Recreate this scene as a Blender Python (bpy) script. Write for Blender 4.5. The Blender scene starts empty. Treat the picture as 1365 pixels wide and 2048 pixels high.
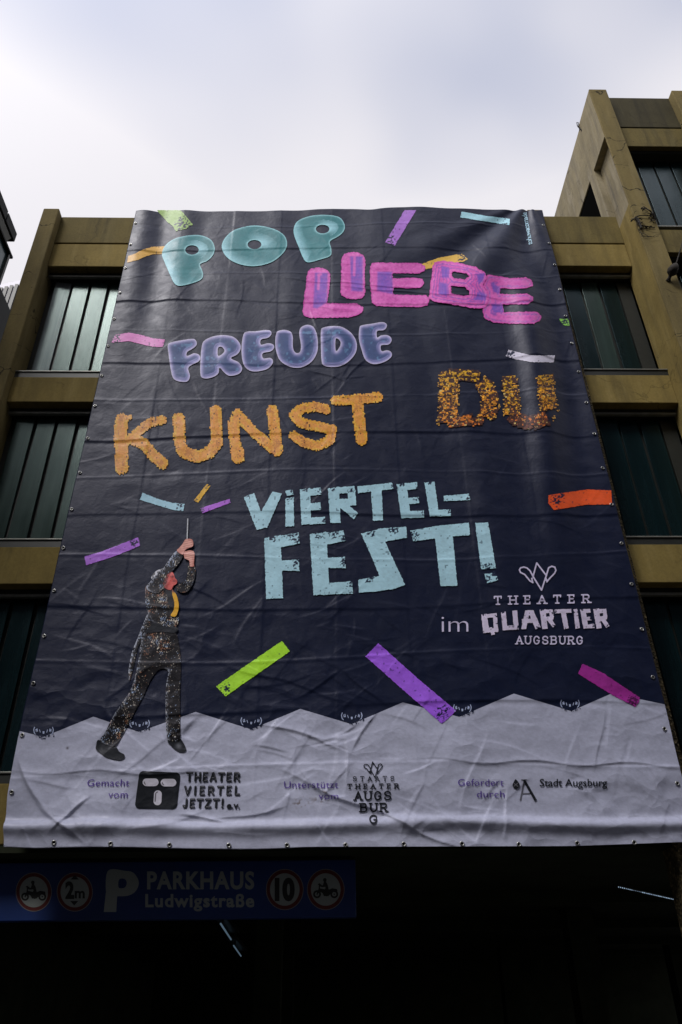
import bpy, bmesh, math, random
import numpy as np
from mathutils import Vector, Matrix

# ------------------------------------------------------------------ camera
S = bpy.context.scene
COL = S.collection
F_PX, W_PX, H_PX = 1545.0, 1365.0, 2048.0
CAM = np.array([0.0, -7.1, 1.6])
_z = np.array([-35, 2330, F_PX]); _z = _z / np.linalg.norm(_z)
_x = np.array([1, 0, 35 / F_PX]); _x = _x / np.linalg.norm(_x)
_y = np.cross(_z, _x); _y = _y if _y[2] > 0 else -_y
ROT = np.stack([_x, _y, _z], 1)            # world -> (right, up, forward)
cd = bpy.data.cameras.new("camera")
cam = bpy.data.objects.new("camera", cd); COL.objects.link(cam)
r_, u_, f_ = ROT
cam.matrix_world = Matrix(((r_[0], u_[0], -f_[0], CAM[0]), (r_[1], u_[1], -f_[1], CAM[1]),
                           (r_[2], u_[2], -f_[2], CAM[2]), (0, 0, 0, 1)))
cd.sensor_width = 36.0; cd.sensor_fit = 'AUTO'; cd.lens = F_PX / H_PX * 36.0
cd.clip_start = 0.05; cd.clip_end = 2000
S.camera = cam

# ------------------------------------------------------------------ light
SUN_EL, SUN_AZ = math.radians(50), math.radians(217)   # azimuth clockwise from +Y (behind the viewer, to the left)
SUN_DIR = Vector((math.sin(SUN_AZ) * math.cos(SUN_EL), math.cos(SUN_AZ) * math.cos(SUN_EL), math.sin(SUN_EL)))
w = bpy.data.worlds.new("World"); S.world = w; w.use_nodes = True
nt = w.node_tree; N = nt.nodes; L = nt.links; N.clear()
out = N.new('ShaderNodeOutputWorld'); bg = N.new('ShaderNodeBackground'); bg.inputs['Strength'].default_value = 0.1
sky = N.new('ShaderNodeTexSky'); sky.sky_type = 'NISHITA'; sky.sun_disc = False
sky.sun_elevation = SUN_EL; sky.sun_rotation = SUN_AZ
tc = N.new('ShaderNodeTexCoord')
no = N.new('ShaderNodeTexNoise'); no.inputs['Scale'].default_value = 1.7; no.inputs['Detail'].default_value = 2.5
no.inputs['Roughness'].default_value = 0.45; no.inputs['Distortion'].default_value = 0.4
mp = N.new('ShaderNodeMapping'); mp.inputs['Location'].default_value = (0.35, 0.1, 0.3); mp.inputs['Scale'].default_value = (1, 1, 1.6)
cr = N.new('ShaderNodeValToRGB'); e = cr.color_ramp.elements
e[0].position = 0.34; e[0].color = (0.57, 0.60, 0.74, 1)
e[1].position = 0.55; e[1].color = (0.92, 0.895, 0.935, 1)
cs = N.new('ShaderNodeVectorMath'); cs.operation = 'SCALE'; cs.inputs['Scale'].default_value = 10.0
# the cloud veil is brighter round the hidden sun
dt = N.new('ShaderNodeVectorMath'); dt.operation = 'DOT_PRODUCT'; dt.inputs[1].default_value = SUN_DIR
pr = N.new('ShaderNodeMapRange'); pr.inputs['From Min'].default_value = 0.35; pr.inputs['From Max'].default_value = 1.0
pr.inputs['To Min'].default_value = 1.0; pr.inputs['To Max'].default_value = 1.7; pr.interpolation_type = 'SMOOTHSTEP'
cs2 = N.new('ShaderNodeVectorMath'); cs2.operation = 'SCALE'
mx = N.new('ShaderNodeMix'); mx.data_type = 'RGBA'; mx.inputs['Factor'].default_value = 0.93
L.new(tc.outputs['Generated'], mp.inputs['Vector']); L.new(mp.outputs[0], no.inputs['Vector'])
sz = N.new('ShaderNodeSeparateXYZ'); L.new(tc.outputs['Generated'], sz.inputs[0])
zr_ = N.new('ShaderNodeMapRange'); zr_.inputs['From Min'].default_value = 0.81; zr_.inputs['From Max'].default_value = 0.93
zr_.inputs['To Min'].default_value = 0.15; zr_.inputs['To Max'].default_value = -0.22; L.new(sz.outputs['Z'], zr_.inputs['Value'])
za = N.new('ShaderNodeMath'); za.operation = 'ADD'; L.new(no.outputs['Fac'], za.inputs[0]); L.new(zr_.outputs[0], za.inputs[1])
L.new(za.outputs[0], cr.inputs[0]); L.new(cr.outputs[0], cs.inputs[0])
L.new(tc.outputs['Generated'], dt.inputs[0]); L.new(dt.outputs['Value'], pr.inputs['Value'])
L.new(cs.outputs[0], cs2.inputs[0]); L.new(pr.outputs[0], cs2.inputs['Scale'])
L.new(sky.outputs[0], mx.inputs['A']); L.new(cs2.outputs[0], mx.inputs['B'])
L.new(mx.outputs['Result'], bg.inputs['Color']); L.new(bg.outputs[0], out.inputs[0])
sd = bpy.data.lights.new("sun", 'SUN'); sd.energy = 2.75; sd.angle = math.radians(22); sd.color = (1.0, 0.97, 0.93)
so = bpy.data.objects.new("sun", sd); COL.objects.link(so)
so.rotation_euler = SUN_DIR.to_track_quat('Z', 'Y').to_euler()
S.view_settings.view_transform = 'Standard'; S.view_settings.look = 'None'
S.view_settings.exposure = 0.0; S.view_settings.gamma = 1.0

# ------------------------------------------------------------------ helpers
random.seed(5)
RNG = np.random.default_rng(11)

def lin(r, g, b):
    c = np.array([r, g, b], float) / 255.0
    return np.where(c <= 0.04045, c / 12.92, ((c + 0.055) / 1.055) ** 2.4)

def tag(o, label=None, cat=None, group=None, kind=None):
    if label: o['label'] = label
    if cat: o['category'] = cat
    if group: o['group'] = group
    if kind: o['kind'] = kind
    return o

def empty(name, loc=(0, 0, 0)):
    o = bpy.data.objects.new(name, None); COL.objects.link(o); o.location = loc; o.empty_display_size = 0.2
    return o

def link(name, me, mat, parent=None):
    o = bpy.data.objects.new(name, me); COL.objects.link(o)
    if mat is not None: me.materials.append(mat)
    if parent is not None: o.parent = parent
    return o

def pix(px, py, y=0.0):
    """photo pixel -> point on the vertical plane at depth y"""
    c = np.stack([px - W_PX / 2, H_PX / 2 - py, np.full_like(px, F_PX)], -1)
    d = c @ ROT
    t = (y - CAM[1]) / d[..., 1]
    return CAM + d * t[..., None]

def pix1(px, py, y=0.0):
    return pix(np.array([float(px)]), np.array([float(py)]), np.array([float(y)]))[0]

class MB:
    """collects boxes, tubes and polygons, then links them as one mesh object"""
    def __init__(s): s.bm = bmesh.new()
    def box(s, x0, x1, y0, y1, z0, z1, bev=0.0):
        v = [s.bm.verts.new(p) for p in ((x0, y0, z0), (x1, y0, z0), (x1, y1, z0), (x0, y1, z0),
                                         (x0, y0, z1), (x1, y0, z1), (x1, y1, z1), (x0, y1, z1))]
        fs = [s.bm.faces.new([v[i] for i in q]) for q in ((3, 2, 1, 0), (4, 5, 6, 7), (0, 1, 5, 4), (1, 2, 6, 5), (2, 3, 7, 6), (3, 0, 4, 7))]
        if bev:
            es = list({e for f in fs for e in f.edges})
            bmesh.ops.bevel(s.bm, geom=es, offset=bev, segments=2, affect='EDGES', profile=0.5)
        return s
    def prism(s, pts, axis, a0, a1):
        """extrude polygon pts along axis (0,1,2) between a0 and a1"""
        def mk(p, a):
            q = list(p); q.insert(axis, a); return s.bm.verts.new(q)
        A = [mk(p, a0) for p in pts]; B = [mk(p, a1) for p in pts]
        s.bm.faces.new(A); s.bm.faces.new(B[::-1])
        n = len(pts)
        for i in range(n): s.bm.faces.new((A[i], B[i], B[(i + 1) % n], A[(i + 1) % n]))
        return s
    def tube(s, path, r, n=8, closed=False):
        path = [Vector(p) for p in path]; rings = []
        rs = r if isinstance(r, (list, tuple)) else [r] * len(path)
        m = len(path)
        for i, p in enumerate(path):
            if closed: t = path[(i + 1) % m] - path[i - 1]
            else: t = path[min(i + 1, m - 1)] - path[max(i - 1, 0)]
            t.normalize()
            a = Vector((0, 0, 1)) if abs(t.z) < 0.9 else Vector((1, 0, 0))
            u = t.cross(a).normalized(); v = t.cross(u).normalized()
            rings.append([s.bm.verts.new(p + (u * math.cos(k * 2 * math.pi / n) + v * math.sin(k * 2 * math.pi / n)) * rs[i]) for k in range(n)])
        for i in range(m if closed else m - 1):
            A, B = rings[i], rings[(i + 1) % m]
            for k in range(n): s.bm.faces.new((A[k], A[(k + 1) % n], B[(k + 1) % n], B[k]))
        if not closed:
            s.bm.faces.new(rings[0][::-1]); s.bm.faces.new(rings[-1])
        return s
    def build(s, name, mat, parent=None, smooth=False):
        bmesh.ops.recalc_face_normals(s.bm, faces=s.bm.faces)
        me = bpy.data.meshes.new(name); s.bm.to_mesh(me); s.bm.free()
        if smooth: me.shade_smooth()
        return link(name, me, mat, parent)

# ------------------------------------------------------------------ materials
def mat(name):
    m = bpy.data.materials.new(name); m.use_nodes = True
    n = m.node_tree.nodes; l = m.node_tree.links
    return m, n, l, n['Principled BSDF']

def tex(n, l, kind, scale, detail=4, rough=0.55, mapscale=None, dist=0.0):
    t = n.new('ShaderNodeTexCoord'); mp = n.new('ShaderNodeMapping')
    l.new(t.outputs['Object'], mp.inputs['Vector'])
    if mapscale: mp.inputs['Scale'].default_value = mapscale
    x = n.new(kind); x.inputs['Scale'].default_value = scale
    if kind == 'ShaderNodeTexNoise':
        x.inputs['Detail'].default_value = detail; x.inputs['Roughness'].default_value = rough; x.inputs['Distortion'].default_value = dist
    l.new(mp.outputs[0], x.inputs['Vector'])
    return x

def ramp(n, l, src, stops):
    c = n.new('ShaderNodeValToRGB'); el = c.color_ramp.elements
    while len(el) < len(stops): el.new(0.5)
    for e, (p, col) in zip(el, stops):
        e.position = p; e.color = (*col, 1) if len(col) == 3 else col
    l.new(src, c.inputs[0]); return c

def mixc(n, l, a, b, fac, mode='MIX'):
    m = n.new('ShaderNodeMix'); m.data_type = 'RGBA'; m.blend_type = mode
    for sock, v in (('A', a), ('B', b), ('Factor', fac)):
        if hasattr(v, 'is_linked') or hasattr(v, 'links'): l.new(v, m.inputs[sock])
        elif sock == 'Factor': m.inputs[sock].default_value = v
        else: m.inputs[sock].default_value = (*v, 1)
    return m.outputs['Result']

def simple(name, col, rough=0.6, metal=0.0, spec=0.5, noise=None):
    m, n, l, b = mat(name)
    b.inputs['Base Color'].default_value = (*col, 1); b.inputs['Roughness'].default_value = rough
    b.inputs['Metallic'].default_value = metal; b.inputs['Specular IOR Level'].default_value = spec
    if noise:
        t = tex(n, l, 'ShaderNodeTexNoise', noise, 5)
        c = ramp(n, l, t.outputs['Fac'], [(0.3, tuple(x * 0.75 for x in col)), (0.7, tuple(min(1, x * 1.2) for x in col))])
        l.new(c.outputs[0], b.inputs['Base Color'])
    return m

def concrete(name, base, crack=0.0, stain=0.5):
    m, n, l, b = mat(name)
    base = np.array(base)
    big = tex(n, l, 'ShaderNodeTexNoise', 0.9, 5, 0.6)
    c = ramp(n, l, big.outputs['Fac'], [(0.3, tuple(base * 0.72)), (0.5, tuple(base)), (0.72, tuple(base * 1.25))])
    streak = tex(n, l, 'ShaderNodeTexNoise', 3.0, 4, 0.6, (2.2, 2.2, 0.22), 0.3)
    sf = ramp(n, l, streak.outputs['Fac'], [(0.46, (0, 0, 0)), (0.75, (stain, stain, stain))])
    c2 = mixc(n, l, c.outputs[0], tuple(base * np.array([0.42, 0.45, 0.62])), sf.outputs[0])
    lt = tex(n, l, 'ShaderNodeTexNoise', 4.5, 3, 0.6, (1.6, 1.6, 0.25), 0.2)
    lf = ramp(n, l, lt.outputs['Fac'], [(0.52, (0, 0, 0)), (0.72, (0.6, 0.6, 0.6))])
    c2 = mixc(n, l, c2, tuple(base * np.array([1.3, 1.35, 1.6])), lf.outputs[0])
    fine = tex(n, l, 'ShaderNodeTexNoise', 38, 6, 0.65)
    ff = ramp(n, l, fine.outputs['Fac'], [(0.35, (0.88, 0.88, 0.88)), (0.65, (1.05, 1.05, 1.05))])
    c3 = mixc(n, l, c2, ff.outputs[0], 1.0, 'MULTIPLY')
    pits = tex(n, l, 'ShaderNodeTexVoronoi', 7.0)
    pf = ramp(n, l, pits.outputs['Distance'], [(0.05, (1, 1, 1)), (0.075, (0, 0, 0))])
    pn = tex(n, l, 'ShaderNodeTexNoise', 5.0, 1)
    pm = ramp(n, l, pn.outputs['Fac'], [(0.6, (0, 0, 0)), (0.63, (0.85, 0.85, 0.85))])
    pmul = n.new('ShaderNodeMath'); pmul.operation = 'MULTIPLY'
    l.new(pf.outputs[0], pmul.inputs[0]); l.new(pm.outputs[0], pmul.inputs[1])
    c3 = mixc(n, l, c3, tuple(base * 0.12), pmul.outputs[0])
    if crack:
        t = n.new('ShaderNodeTexCoord')
        dn = n.new('ShaderNodeTexNoise'); dn.inputs['Scale'].default_value = 4; dn.inputs['Detail'].default_value = 4
        l.new(t.outputs['Object'], dn.inputs['Vector'])
        sc = n.new('ShaderNodeVectorMath'); sc.operation = 'SCALE'; sc.inputs['Scale'].default_value = 0.35
        ad = n.new('ShaderNodeVectorMath'); ad.operation = 'ADD'
        l.new(dn.outputs['Color'], sc.inputs[0]); l.new(sc.outputs[0], ad.inputs[0]); l.new(t.outputs['Object'], ad.inputs[1])
        mp = n.new('ShaderNodeMapping'); mp.inputs['Scale'].default_value = (0.8, 0.8, 1.5)
        l.new(ad.outputs[0], mp.inputs['Vector'])
        v = n.new('ShaderNodeTexVoronoi'); v.feature = 'DISTANCE_TO_EDGE'; v.inputs['Scale'].default_value = 1.15
        l.new(mp.outputs[0], v.inputs['Vector'])
        cf = ramp(n, l, v.outputs['Distance'], [(0.004, (1, 1, 1)), (0.013, (0, 0, 0))])
        cn = tex(n, l, 'ShaderNodeTexNoise', 1.7, 2)
        cm = ramp(n, l, cn.outputs['Fac'], [(0.47, (0, 0, 0)), (0.56, (crack, crack, crack))])
        mul = n.new('ShaderNodeMath'); mul.operation = 'MULTIPLY'
        l.new(cf.outputs[0], mul.inputs[0]); l.new(cm.outputs[0], mul.inputs[1])
        c3 = mixc(n, l, c3, tuple(base * 0.1), mul.outputs[0])
    l.new(c3, b.inputs['Base Color'])
    b.inputs['Roughness'].default_value = 0.88; b.inputs['Specular IOR Level'].default_value = 0.2
    bp = n.new('ShaderNodeBump'); bp.inputs['Strength'].default_value = 0.2; bp.inputs['Distance'].default_value = 0.008
    l.new(fine.outputs['Fac'], bp.inputs['Height']); l.new(bp.outputs[0], b.inputs['Normal'])
    return m

OLIVE = (0.222, 0.165, 0.052)
M_BAND = concrete('olive_concrete', OLIVE, 0.35, 0.55)
M_PARAPET = concrete('weathered_parapet_concrete', (0.138, 0.107, 0.037), 0.25, 0.8)
M_PILLAR = concrete('pillar_concrete', (0.178, 0.138, 0.054), 0.95, 0.5)
M_SIDE = concrete('grey_bleached_concrete', (0.26, 0.22, 0.135), 0.5, 0.8)
M_DARKCON = concrete('dark_old_concrete', (0.055, 0.047, 0.023), 0.2, 0.7)
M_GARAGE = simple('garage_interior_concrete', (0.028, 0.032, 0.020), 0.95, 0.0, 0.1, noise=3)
M_FRAME = simple('dark_metal_frame', (0.012, 0.014, 0.012), 0.5, 0.0, noise=12)
M_RAIL = simple('dull_aluminium', (0.22, 0.22, 0.20), 0.45, 0.4, noise=8)
M_STEEL = simple('grommet_steel', (0.42, 0.42, 0.41), 0.32, 0.9)
M_BLACK = simple('flat_black', (0.004, 0.004, 0.004), 0.95, 0.0, 0.0)
M_VINE = simple('dry_vine_bark', (0.018, 0.014, 0.010), 0.9, noise=30)

def aggregate():
    m, n, l, b = mat('exposed_aggregate')
    v = tex(n, l, 'ShaderNodeTexVoronoi', 42)
    c = ramp(n, l, v.outputs['Color'], [(0.2, (0.03, 0.023, 0.010)), (0.7, (0.10, 0.075, 0.03)), (0.92, (0.28, 0.21, 0.11))])
    l.new(c.outputs[0], b.inputs['Base Color']); b.inputs['Roughness'].default_value = 0.85
    bp = n.new('ShaderNodeBump'); bp.inputs['Strength'].default_value = 0.8; bp.inputs['Distance'].default_value = 0.02
    l.new(v.outputs['Distance'], bp.inputs['Height']); l.new(bp.outputs[0], b.inputs['Normal'])
    return m
M_AGG = aggregate()

def glass(name, base, ior, rough=0.16, tint=(0.62, 0.86, 0.82)):
    m, n, l, b = mat(name)
    base = np.array(base)
    st = tex(n, l, 'ShaderNodeTexNoise', 2.0, 5, 0.6, (7, 7, 0.25), 0.2)
    c = ramp(n, l, st.outputs['Fac'], [(0.3, tuple(base * 0.6)), (0.7, tuple(base * 1.35))])
    l.new(c.outputs[0], b.inputs['Base Color'])
    rib = tex(n, l, 'ShaderNodeTexWave', 26); rib.inputs['Distortion'].default_value = 0.3
    b.inputs['IOR'].default_value = ior; b.inputs['Specular Tint'].default_value = (*tint, 1)
    sm = tex(n, l, 'ShaderNodeTexNoise', 1.3, 4, 0.6, (3, 3, 0.8))
    rr = ramp(n, l, sm.outputs['Fac'], [(0.3, (rough * 0.8,) * 3), (0.7, (rough * 1.5,) * 3)])
    l.new(rr.outputs[0], b.inputs['Roughness'])
    bp = n.new('ShaderNodeBump'); bp.inputs['Strength'].default_value = 0.10; bp.inputs['Distance'].default_value = 0.004
    l.new(rib.outputs['Fac'], bp.inputs['Height']); l.new(bp.outputs[0], b.inputs['Normal'])
    return m
M_GLASS = glass('ribbed_green_glass', (0.028, 0.045, 0.041), 1.54)
M_GLASS_D = glass('dark_teal_glass', (0.003, 0.010, 0.012), 1.42, 0.2, (0.45, 0.8, 0.95))
M_GLASS_L = glass('pale_ribbed_glass', (0.14, 0.15, 0.165), 1.65)

# ------------------------------------------------------------------ ground
def slab(name, x0, x1, y0, y1, z, m, kind='structure'):
    b = MB(); v = [b.bm.verts.new(p) for p in ((x0, y0, z), (x1, y0, z), (x1, y1, z), (x0, y1, z))]
    b.bm.faces.new(v); return tag(b.build(name, m), kind=kind)
slab('ground', -400, 400, -400, 400, -0.12, simple('ground_earth', (0.05, 0.048, 0.04), 0.95, noise=1.5))
slab('road', -120, 120, -11.0, -2.2, -0.115, simple('asphalt', (0.045, 0.045, 0.046), 0.9, noise=14))
pv = MB().box(-120, 120, -2.2, 0.05, -0.119, 0.0, 0.01); tag(pv.build('pavement', simple('paving', (0.11, 0.105, 0.095), 0.9, noise=6)), kind='structure')

# ------------------------------------------------------------------ car park building
garage = empty('parking_garage', (0, 0.3, 0))
tag(garage, 'olive concrete car park with ribbed glass windows behind the hanging banner', 'building')
def part(mb, name, m, par=garage, smooth=False, label=None):
    o = mb.build(name, m, None, smooth)
    o.parent = par; o.matrix_parent_inverse = Matrix.Translation(-par.location)
    if label: o['label'] = label
    return o
bpy.context.view_layer.update()

garX0, garX1 = -3.93, 4.49
# heights measured separately left and right of the banner
for side in ('l', 'r'):
    if side == 'l':
        xa, xb = -3.93, 0.2
        top, seam, bot = 11.765, 11.150, 10.645
        bands = [(8.50, 8.085), (5.985, 5.53), (3.47, 2.95)]
        wins = [(10.80, 8.83), (8.17, 6.18), (5.60, 3.60)]
    else:
        xa, xb = 0.2, 4.49
        top, seam, bot = 11.885, 11.238, 10.735
        bands = [(8.575, 8.10), (6.01, 5.53), (3.50, 2.95)]
        wins = [(10.88, 8.90), (8.19, 6.20), (5.60, 3.62)]
    part(MB().box(xa, xb, 0.20, 0.52, seam + 0.011, top, 0.010), 'parapet', M_PARAPET)
    part(MB().box(xa, xb, 0.24, 0.52, seam - 0.011, seam + 0.011), 'joint', M_FRAME)
    part(MB().box(xa, xb, 0.204, 0.52, bot, seam - 0.011, 0.010), 'wall', M_BAND)
    for z1, z0 in bands:
        part(MB().box(xa, xb, 0.20, 0.52, z0, z1, 0.008), 'wall', M_BAND)
    heads = [bot] + [b[1] for b in bands[:2]]
    for wi, ((z1, z0), head) in enumerate(zip(wins, heads)):
        sill_top = bands[wi][0]
        fr = MB()
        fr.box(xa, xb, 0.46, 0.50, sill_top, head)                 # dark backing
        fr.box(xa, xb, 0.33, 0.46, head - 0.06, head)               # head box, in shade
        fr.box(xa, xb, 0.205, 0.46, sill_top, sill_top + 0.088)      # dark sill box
        win = part(fr, 'window', M_FRAME)
        rl = MB().box(xa, xb, 0.31, 0.36, head - 0.095, head - 0.062, 0.004)
        o = rl.build('rail', M_RAIL); o.parent = win
        o.matrix_parent_inverse = win.matrix_world.inverted()
        sl = MB().box(xa, xb, 0.19, 0.46, sill_top + 0.088, sill_top + 0.105, 0.003)
        o = sl.build('sill', M_RAIL); o.parent = win
        zb, ztp = sill_top + 0.105, head - 0.10
        # upright panels of ribbed glass
        if side == 'l':
            x = -3.845; n = 5; pitch = 0.262; wd = 0.222
        else:
            x = 3.236; n = 4; pitch = 0.268; wd = 0.236
        for k in range(n):
            pb = MB(); pb.box(-wd / 2, wd / 2, -0.012, 0.012, zb - (zb + ztp) / 2, ztp - (zb + ztp) / 2, 0.004)
            m = M_GLASS if side == 'l' else M_GLASS_D
            if side == 'l' and wi == 0 and k == 0: m = M_GLASS_L
            if side == 'l' and wi == 2: m = M_GLASS_D
            if side == 'r' and wi == 0 and k == 2: m = M_GLASS
            p = pb.build('glass_panel', m); p.parent = win
            p.location = (x + wd / 2, 0.43 + (0.012 if (k == 2 and side == 'r') else 0.0), (zb + ztp) / 2)
            p.rotation_euler = (random.uniform(-.012, .012), 0, random.uniform(-.035, .035) + (0.09 if (side == 'l' and k == 0) else 0))
            x += pitch
        if side == 'r':
            pb = MB().box(4.30, 4.49, 0.425, 0.45, zb, ztp)
            p = pb.build('dark_panel', M_FRAME); p.parent = win  # dark panel closing the window's right end beside the pillar

# pillars of the car park
part(MB().box(-4.165, -3.93, 0.06, 0.56, 2.0, 11.775, 0.018), 'pillar', M_PILLAR)
for (a, b_) in ((11.245, 11.90), (10.74, 11.225), (8.10, 8.60), (5.53, 6.02), (2.95, 3.5)):
    part(MB().box(3.10, 3.325, 0.10, 0.34, a, b_, 0.008), 'pillar_cladding', M_PILLAR)
part(MB().box(3.10, 3.378, 0.175, 0.45, 2.0, 10.735, 0.006), 'pillar', M_AGG)
part(MB().box(-0.35, -0.05, 0.10, 0.45, 2.95, 11.6, 0.01), 'pillar', M_AGG)
# body: decks behind the front and roof
body = MB()
for z in (2.95, 5.6, 8.2, 10.7):
    body.box(-4.10, 4.44, 0.53, 11.9, z, z + 0.28)
body.box(-4.10, -3.94, 0.57, 12, 2.95, 11.5)
body.box(-4.10, 4.44, 11.9, 12.1, 2.95, 11.5)
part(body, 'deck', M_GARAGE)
part(MB().box(-4.10, 4.44, 0.53, 11.9, 10.99, 11.25), 'roof', M_DARKCON)
# ground floor: drive-in opening, lintel, ceiling beams, side and back walls
gf = MB()
gf.box(-4.1, 9, 0.21, 14.0, 2.88, 2.945)
gf.box(-4.1, 9, 14.0, 14.2, 0.0, 2.88)
gf.box(-4.1, -3.95, 0.6, 14.0, 0.0, 2.88)
for y in (3.0, 6.0, 9.0, 12.0): gf.box(-3.95, 9, y, y + 0.3, 2.76, 2.88)
for x in (-0.9, 3.3, 6.5):
    for y in (4.6, 9.4): gf.box(x, x + 0.35, y, y + 0.35, 0.0, 2.88)
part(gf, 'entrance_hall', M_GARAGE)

# ------------------------------------------------------------------ taller wing on the right
wing = empty('taller_wing', (6, 0.2, 0)); bpy.context.view_layer.update()
tag(wing, 'taller olive concrete wing with a cracked corner pillar right of the banner', 'building')
def wpart(mb, name, m, label=None): return part(mb, name, m, wing, label=label)
# corner pillar: front face plate, recessed left cheek
wpart(MB().box(4.49, 4.785, -0.24, -0.205, 2.0, 14.74, 0.008), 'pillar', M_PILLAR, 'cracked front face of the corner pillar')
wpart(MB().box(4.49, 4.785, -0.2045, 0.385, 13.37, 14.735, 0.006), 'pillar_head', M_SIDE)
wpart(MB().box(4.60, 4.785, -0.2045, 0.385, 11.62, 13.369), 'pillar_cheek', M_SIDE)
wpart(MB().box(4.49, 4.785, 0.386, 0.60, 11.3, 13.42, 0.012), 'pillar_strip', M_SIDE)
wpart(MB().box(4.492, 4.785, -0.2045, 0.385, 2.0, 11.619, 0.006), 'pillar_cheek', M_BAND)
# side roof beam running back, with a flat black panel below standing in for the deck's shade
wpart(MB().box(4.515, 4.785, 0.386, 6.0, 13.455, 14.73, 0.012), 'side_beam', M_SIDE)
wpart(MB().box(4.515, 4.785, 0.601, 6.0, 10.9, 11.95, 0.01), 'side_wall', M_SIDE)
wpart(MB().box(4.535, 4.6, 0.601, 6.0, 11.951, 13.454), 'opening_shade_panel', M_BLACK)
for x in (5.90, 7.3):
    wpart(MB().box(x, x + 0.30, -0.24, 0.3, 2.0, 14.74, 0.014), 'pillar', M_PILLAR)
wx0, wx1 = 4.786, 9.0
wpart(MB().box(wx0, wx1, -0.10, 0.25, 13.845, 14.745, 0.01), 'parapet', M_DARKCON)
wpart(MB().box(wx0, wx1, -0.05, 0.25, 13.82, 13.845), 'joint', M_FRAME)
wpart(MB().box(wx0, wx1, -0.096, 0.25, 13.30, 13.82, 0.01), 'wall', M_PARAPET)
lv = [(13.30, 11.17), (10.66, 8.66), (8.15, 6.0), (5.5, 3.5)]
for i, (head, st) in enumerate(lv):
    nz = lv[i + 1][0] if i + 1 < len(lv) else 2.95
    wpart(MB().box(wx0, wx1, -0.10, 0.25, nz, st, 0.008), 'wall', M_PARAPET)
    fr = MB(); fr.box(wx0, wx1, 0.16, 0.20, st, head); fr.box(wx0, wx1, -0.02, 0.16, head - 0.07, head); fr.box(wx0, wx1, -0.06, 0.16, st, st + 0.06)
    win = wpart(fr, 'window', M_FRAME)
    o = MB().box(wx0, wx1, -0.11, 0.16, st + 0.06, st + 0.085, 0.003).build('sill', M_RAIL); o.parent = win; o.matrix_parent_inverse = win.matrix_world.inverted()
    x = 4.80
    while x < 6.6:
        zb, ztp = st + 0.09, head - 0.08
        p = MB().box(-0.12, 0.12, -0.01, 0.01, -(ztp - zb) / 2, (ztp - zb) / 2, 0.003).build('glass_panel', M_GLASS_D); p.parent = win
        p.location = (x + 0.12, 0.13, (zb + ztp) / 2); p.rotation_euler = (0, 0, random.uniform(-.03, .03)); x += 0.275
wb = MB(); wb.box(4.80, 9, 6.0, 6.2, 2.95, 14.6)
for z in (13.65, 10.95, 8.2, 5.6): wb.box(4.96, 9, 0.26, 6.0, z, z + 0.25)
wb.box(8.9, 9, 0.26, 6, 2.95, 14.6); wb.box(4.97, 5.05, 0.605, 6.0, 2.95, 10.9)
wpart(wb, 'deck', M_GARAGE)

# ------------------------------------------------------------------ things fixed to the wing
cam_px = lambda x, y, d=-0.25: Vector(pix1(x, y, d))
vn_ = MB()
def vine(pts, r=0.006, d=-0.25):
    P = [cam_px(x, y, d - random.uniform(0.0, 0.03)) for x, y in pts]
    vn_.tube(P, [r * (1 - 0.5 * i / max(1, len(P) - 1)) for i in range(len(P))], 6)
vine([(1262, 443), (1268, 438), (1272, 434), (1280, 431), (1292, 431), (1303, 431), (1309, 432)], 0.010)
vine([(1272, 434), (1276, 441), (1281, 451), (1290, 452), (1300, 454), (1310, 455)], 0.014)
vine([(1274, 438), (1279, 446), (1283, 456)], 0.026)
vine([(1309, 432), (1303, 424), (1298, 420), (1292, 416), (1288, 414)], 0.012)
vine([(1310, 434), (1304, 428), (1297, 427), (1290, 424)], 0.006)
vine([(1309, 436), (1302, 438), (1297, 436)], 0.008)
vine([(1312, 440), (1305, 441), (1298, 445)], 0.006)
vine([(1281, 465), (1290, 468), (1300, 474), (1310, 474), (1318, 472)], 0.004)
vine([(1281, 463), (1287, 472), (1304, 473)], 0.005)
for k in range(70):   # small withered leaves along the stems
    cx, cy, sx, sy = random.choice([(1290, 416, 5, 3), (1304, 430, 6, 5), (1281, 446, 4, 7), (1295, 453, 9, 2), (1309, 438, 4, 4), (1268, 439, 4, 2)])
    p = cam_px(random.gauss(cx, sx * .7), random.gauss(cy, sy * .7), -0.25 - random.uniform(0, .05))
    a = Vector([random.gauss(0, 1) for _ in range(3)]).normalized() * 0.022; b_ = a.cross(Vector([random.gauss(0, 1) for _ in range(3)])).normalized() * 0.012
    vn_.bm.faces.new([vn_.bm.verts.new(p + q) for q in (-a, b_, a, -b_)])
tag(vn_.build('dry_creeper', M_VINE), 'dark withered creeper clinging to the cracked corner pillar', 'plant')
lamp = MB()
P0 = cam_px(1337, 562, -0.24); P1 = cam_px(1341, 551, -0.30); P2 = cam_px(1346, 541, -0.36); P3 = cam_px(1352, 530, -0.36)
lamp.tube([P0, P0.lerp(P1, .5), P1], [0.035, 0.022, 0.022], 10)
lamp.tube([P1, P1.lerp(P2, .4), P2, P2.lerp(P3, .5), P3], [0.03, 0.062, 0.072, 0.06, 0.035], 14)
lamp.tube([P3, cam_px(1354, 523, -0.3), cam_px(1362, 497, -0.2), cam_px(1368, 470, -0.12)], 0.008, 6)
tag(lamp.build('spotlight', M_VINE, smooth=True), 'small dark spotlight on a bent arm fixed to the corner pillar', 'lamp')
wire = MB()
wire.tube([Vector(pix1(x, y, .35)) for x, y in ((1160, 262), (1157, 245), (1154, 245), (1155, 251), (1157, 254))], 0.007, 5)
wire.tube([Vector(pix1(x, y, .35)) for x, y in ((1156, 252), (1161, 258), (1165, 262))], 0.012, 5)
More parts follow.
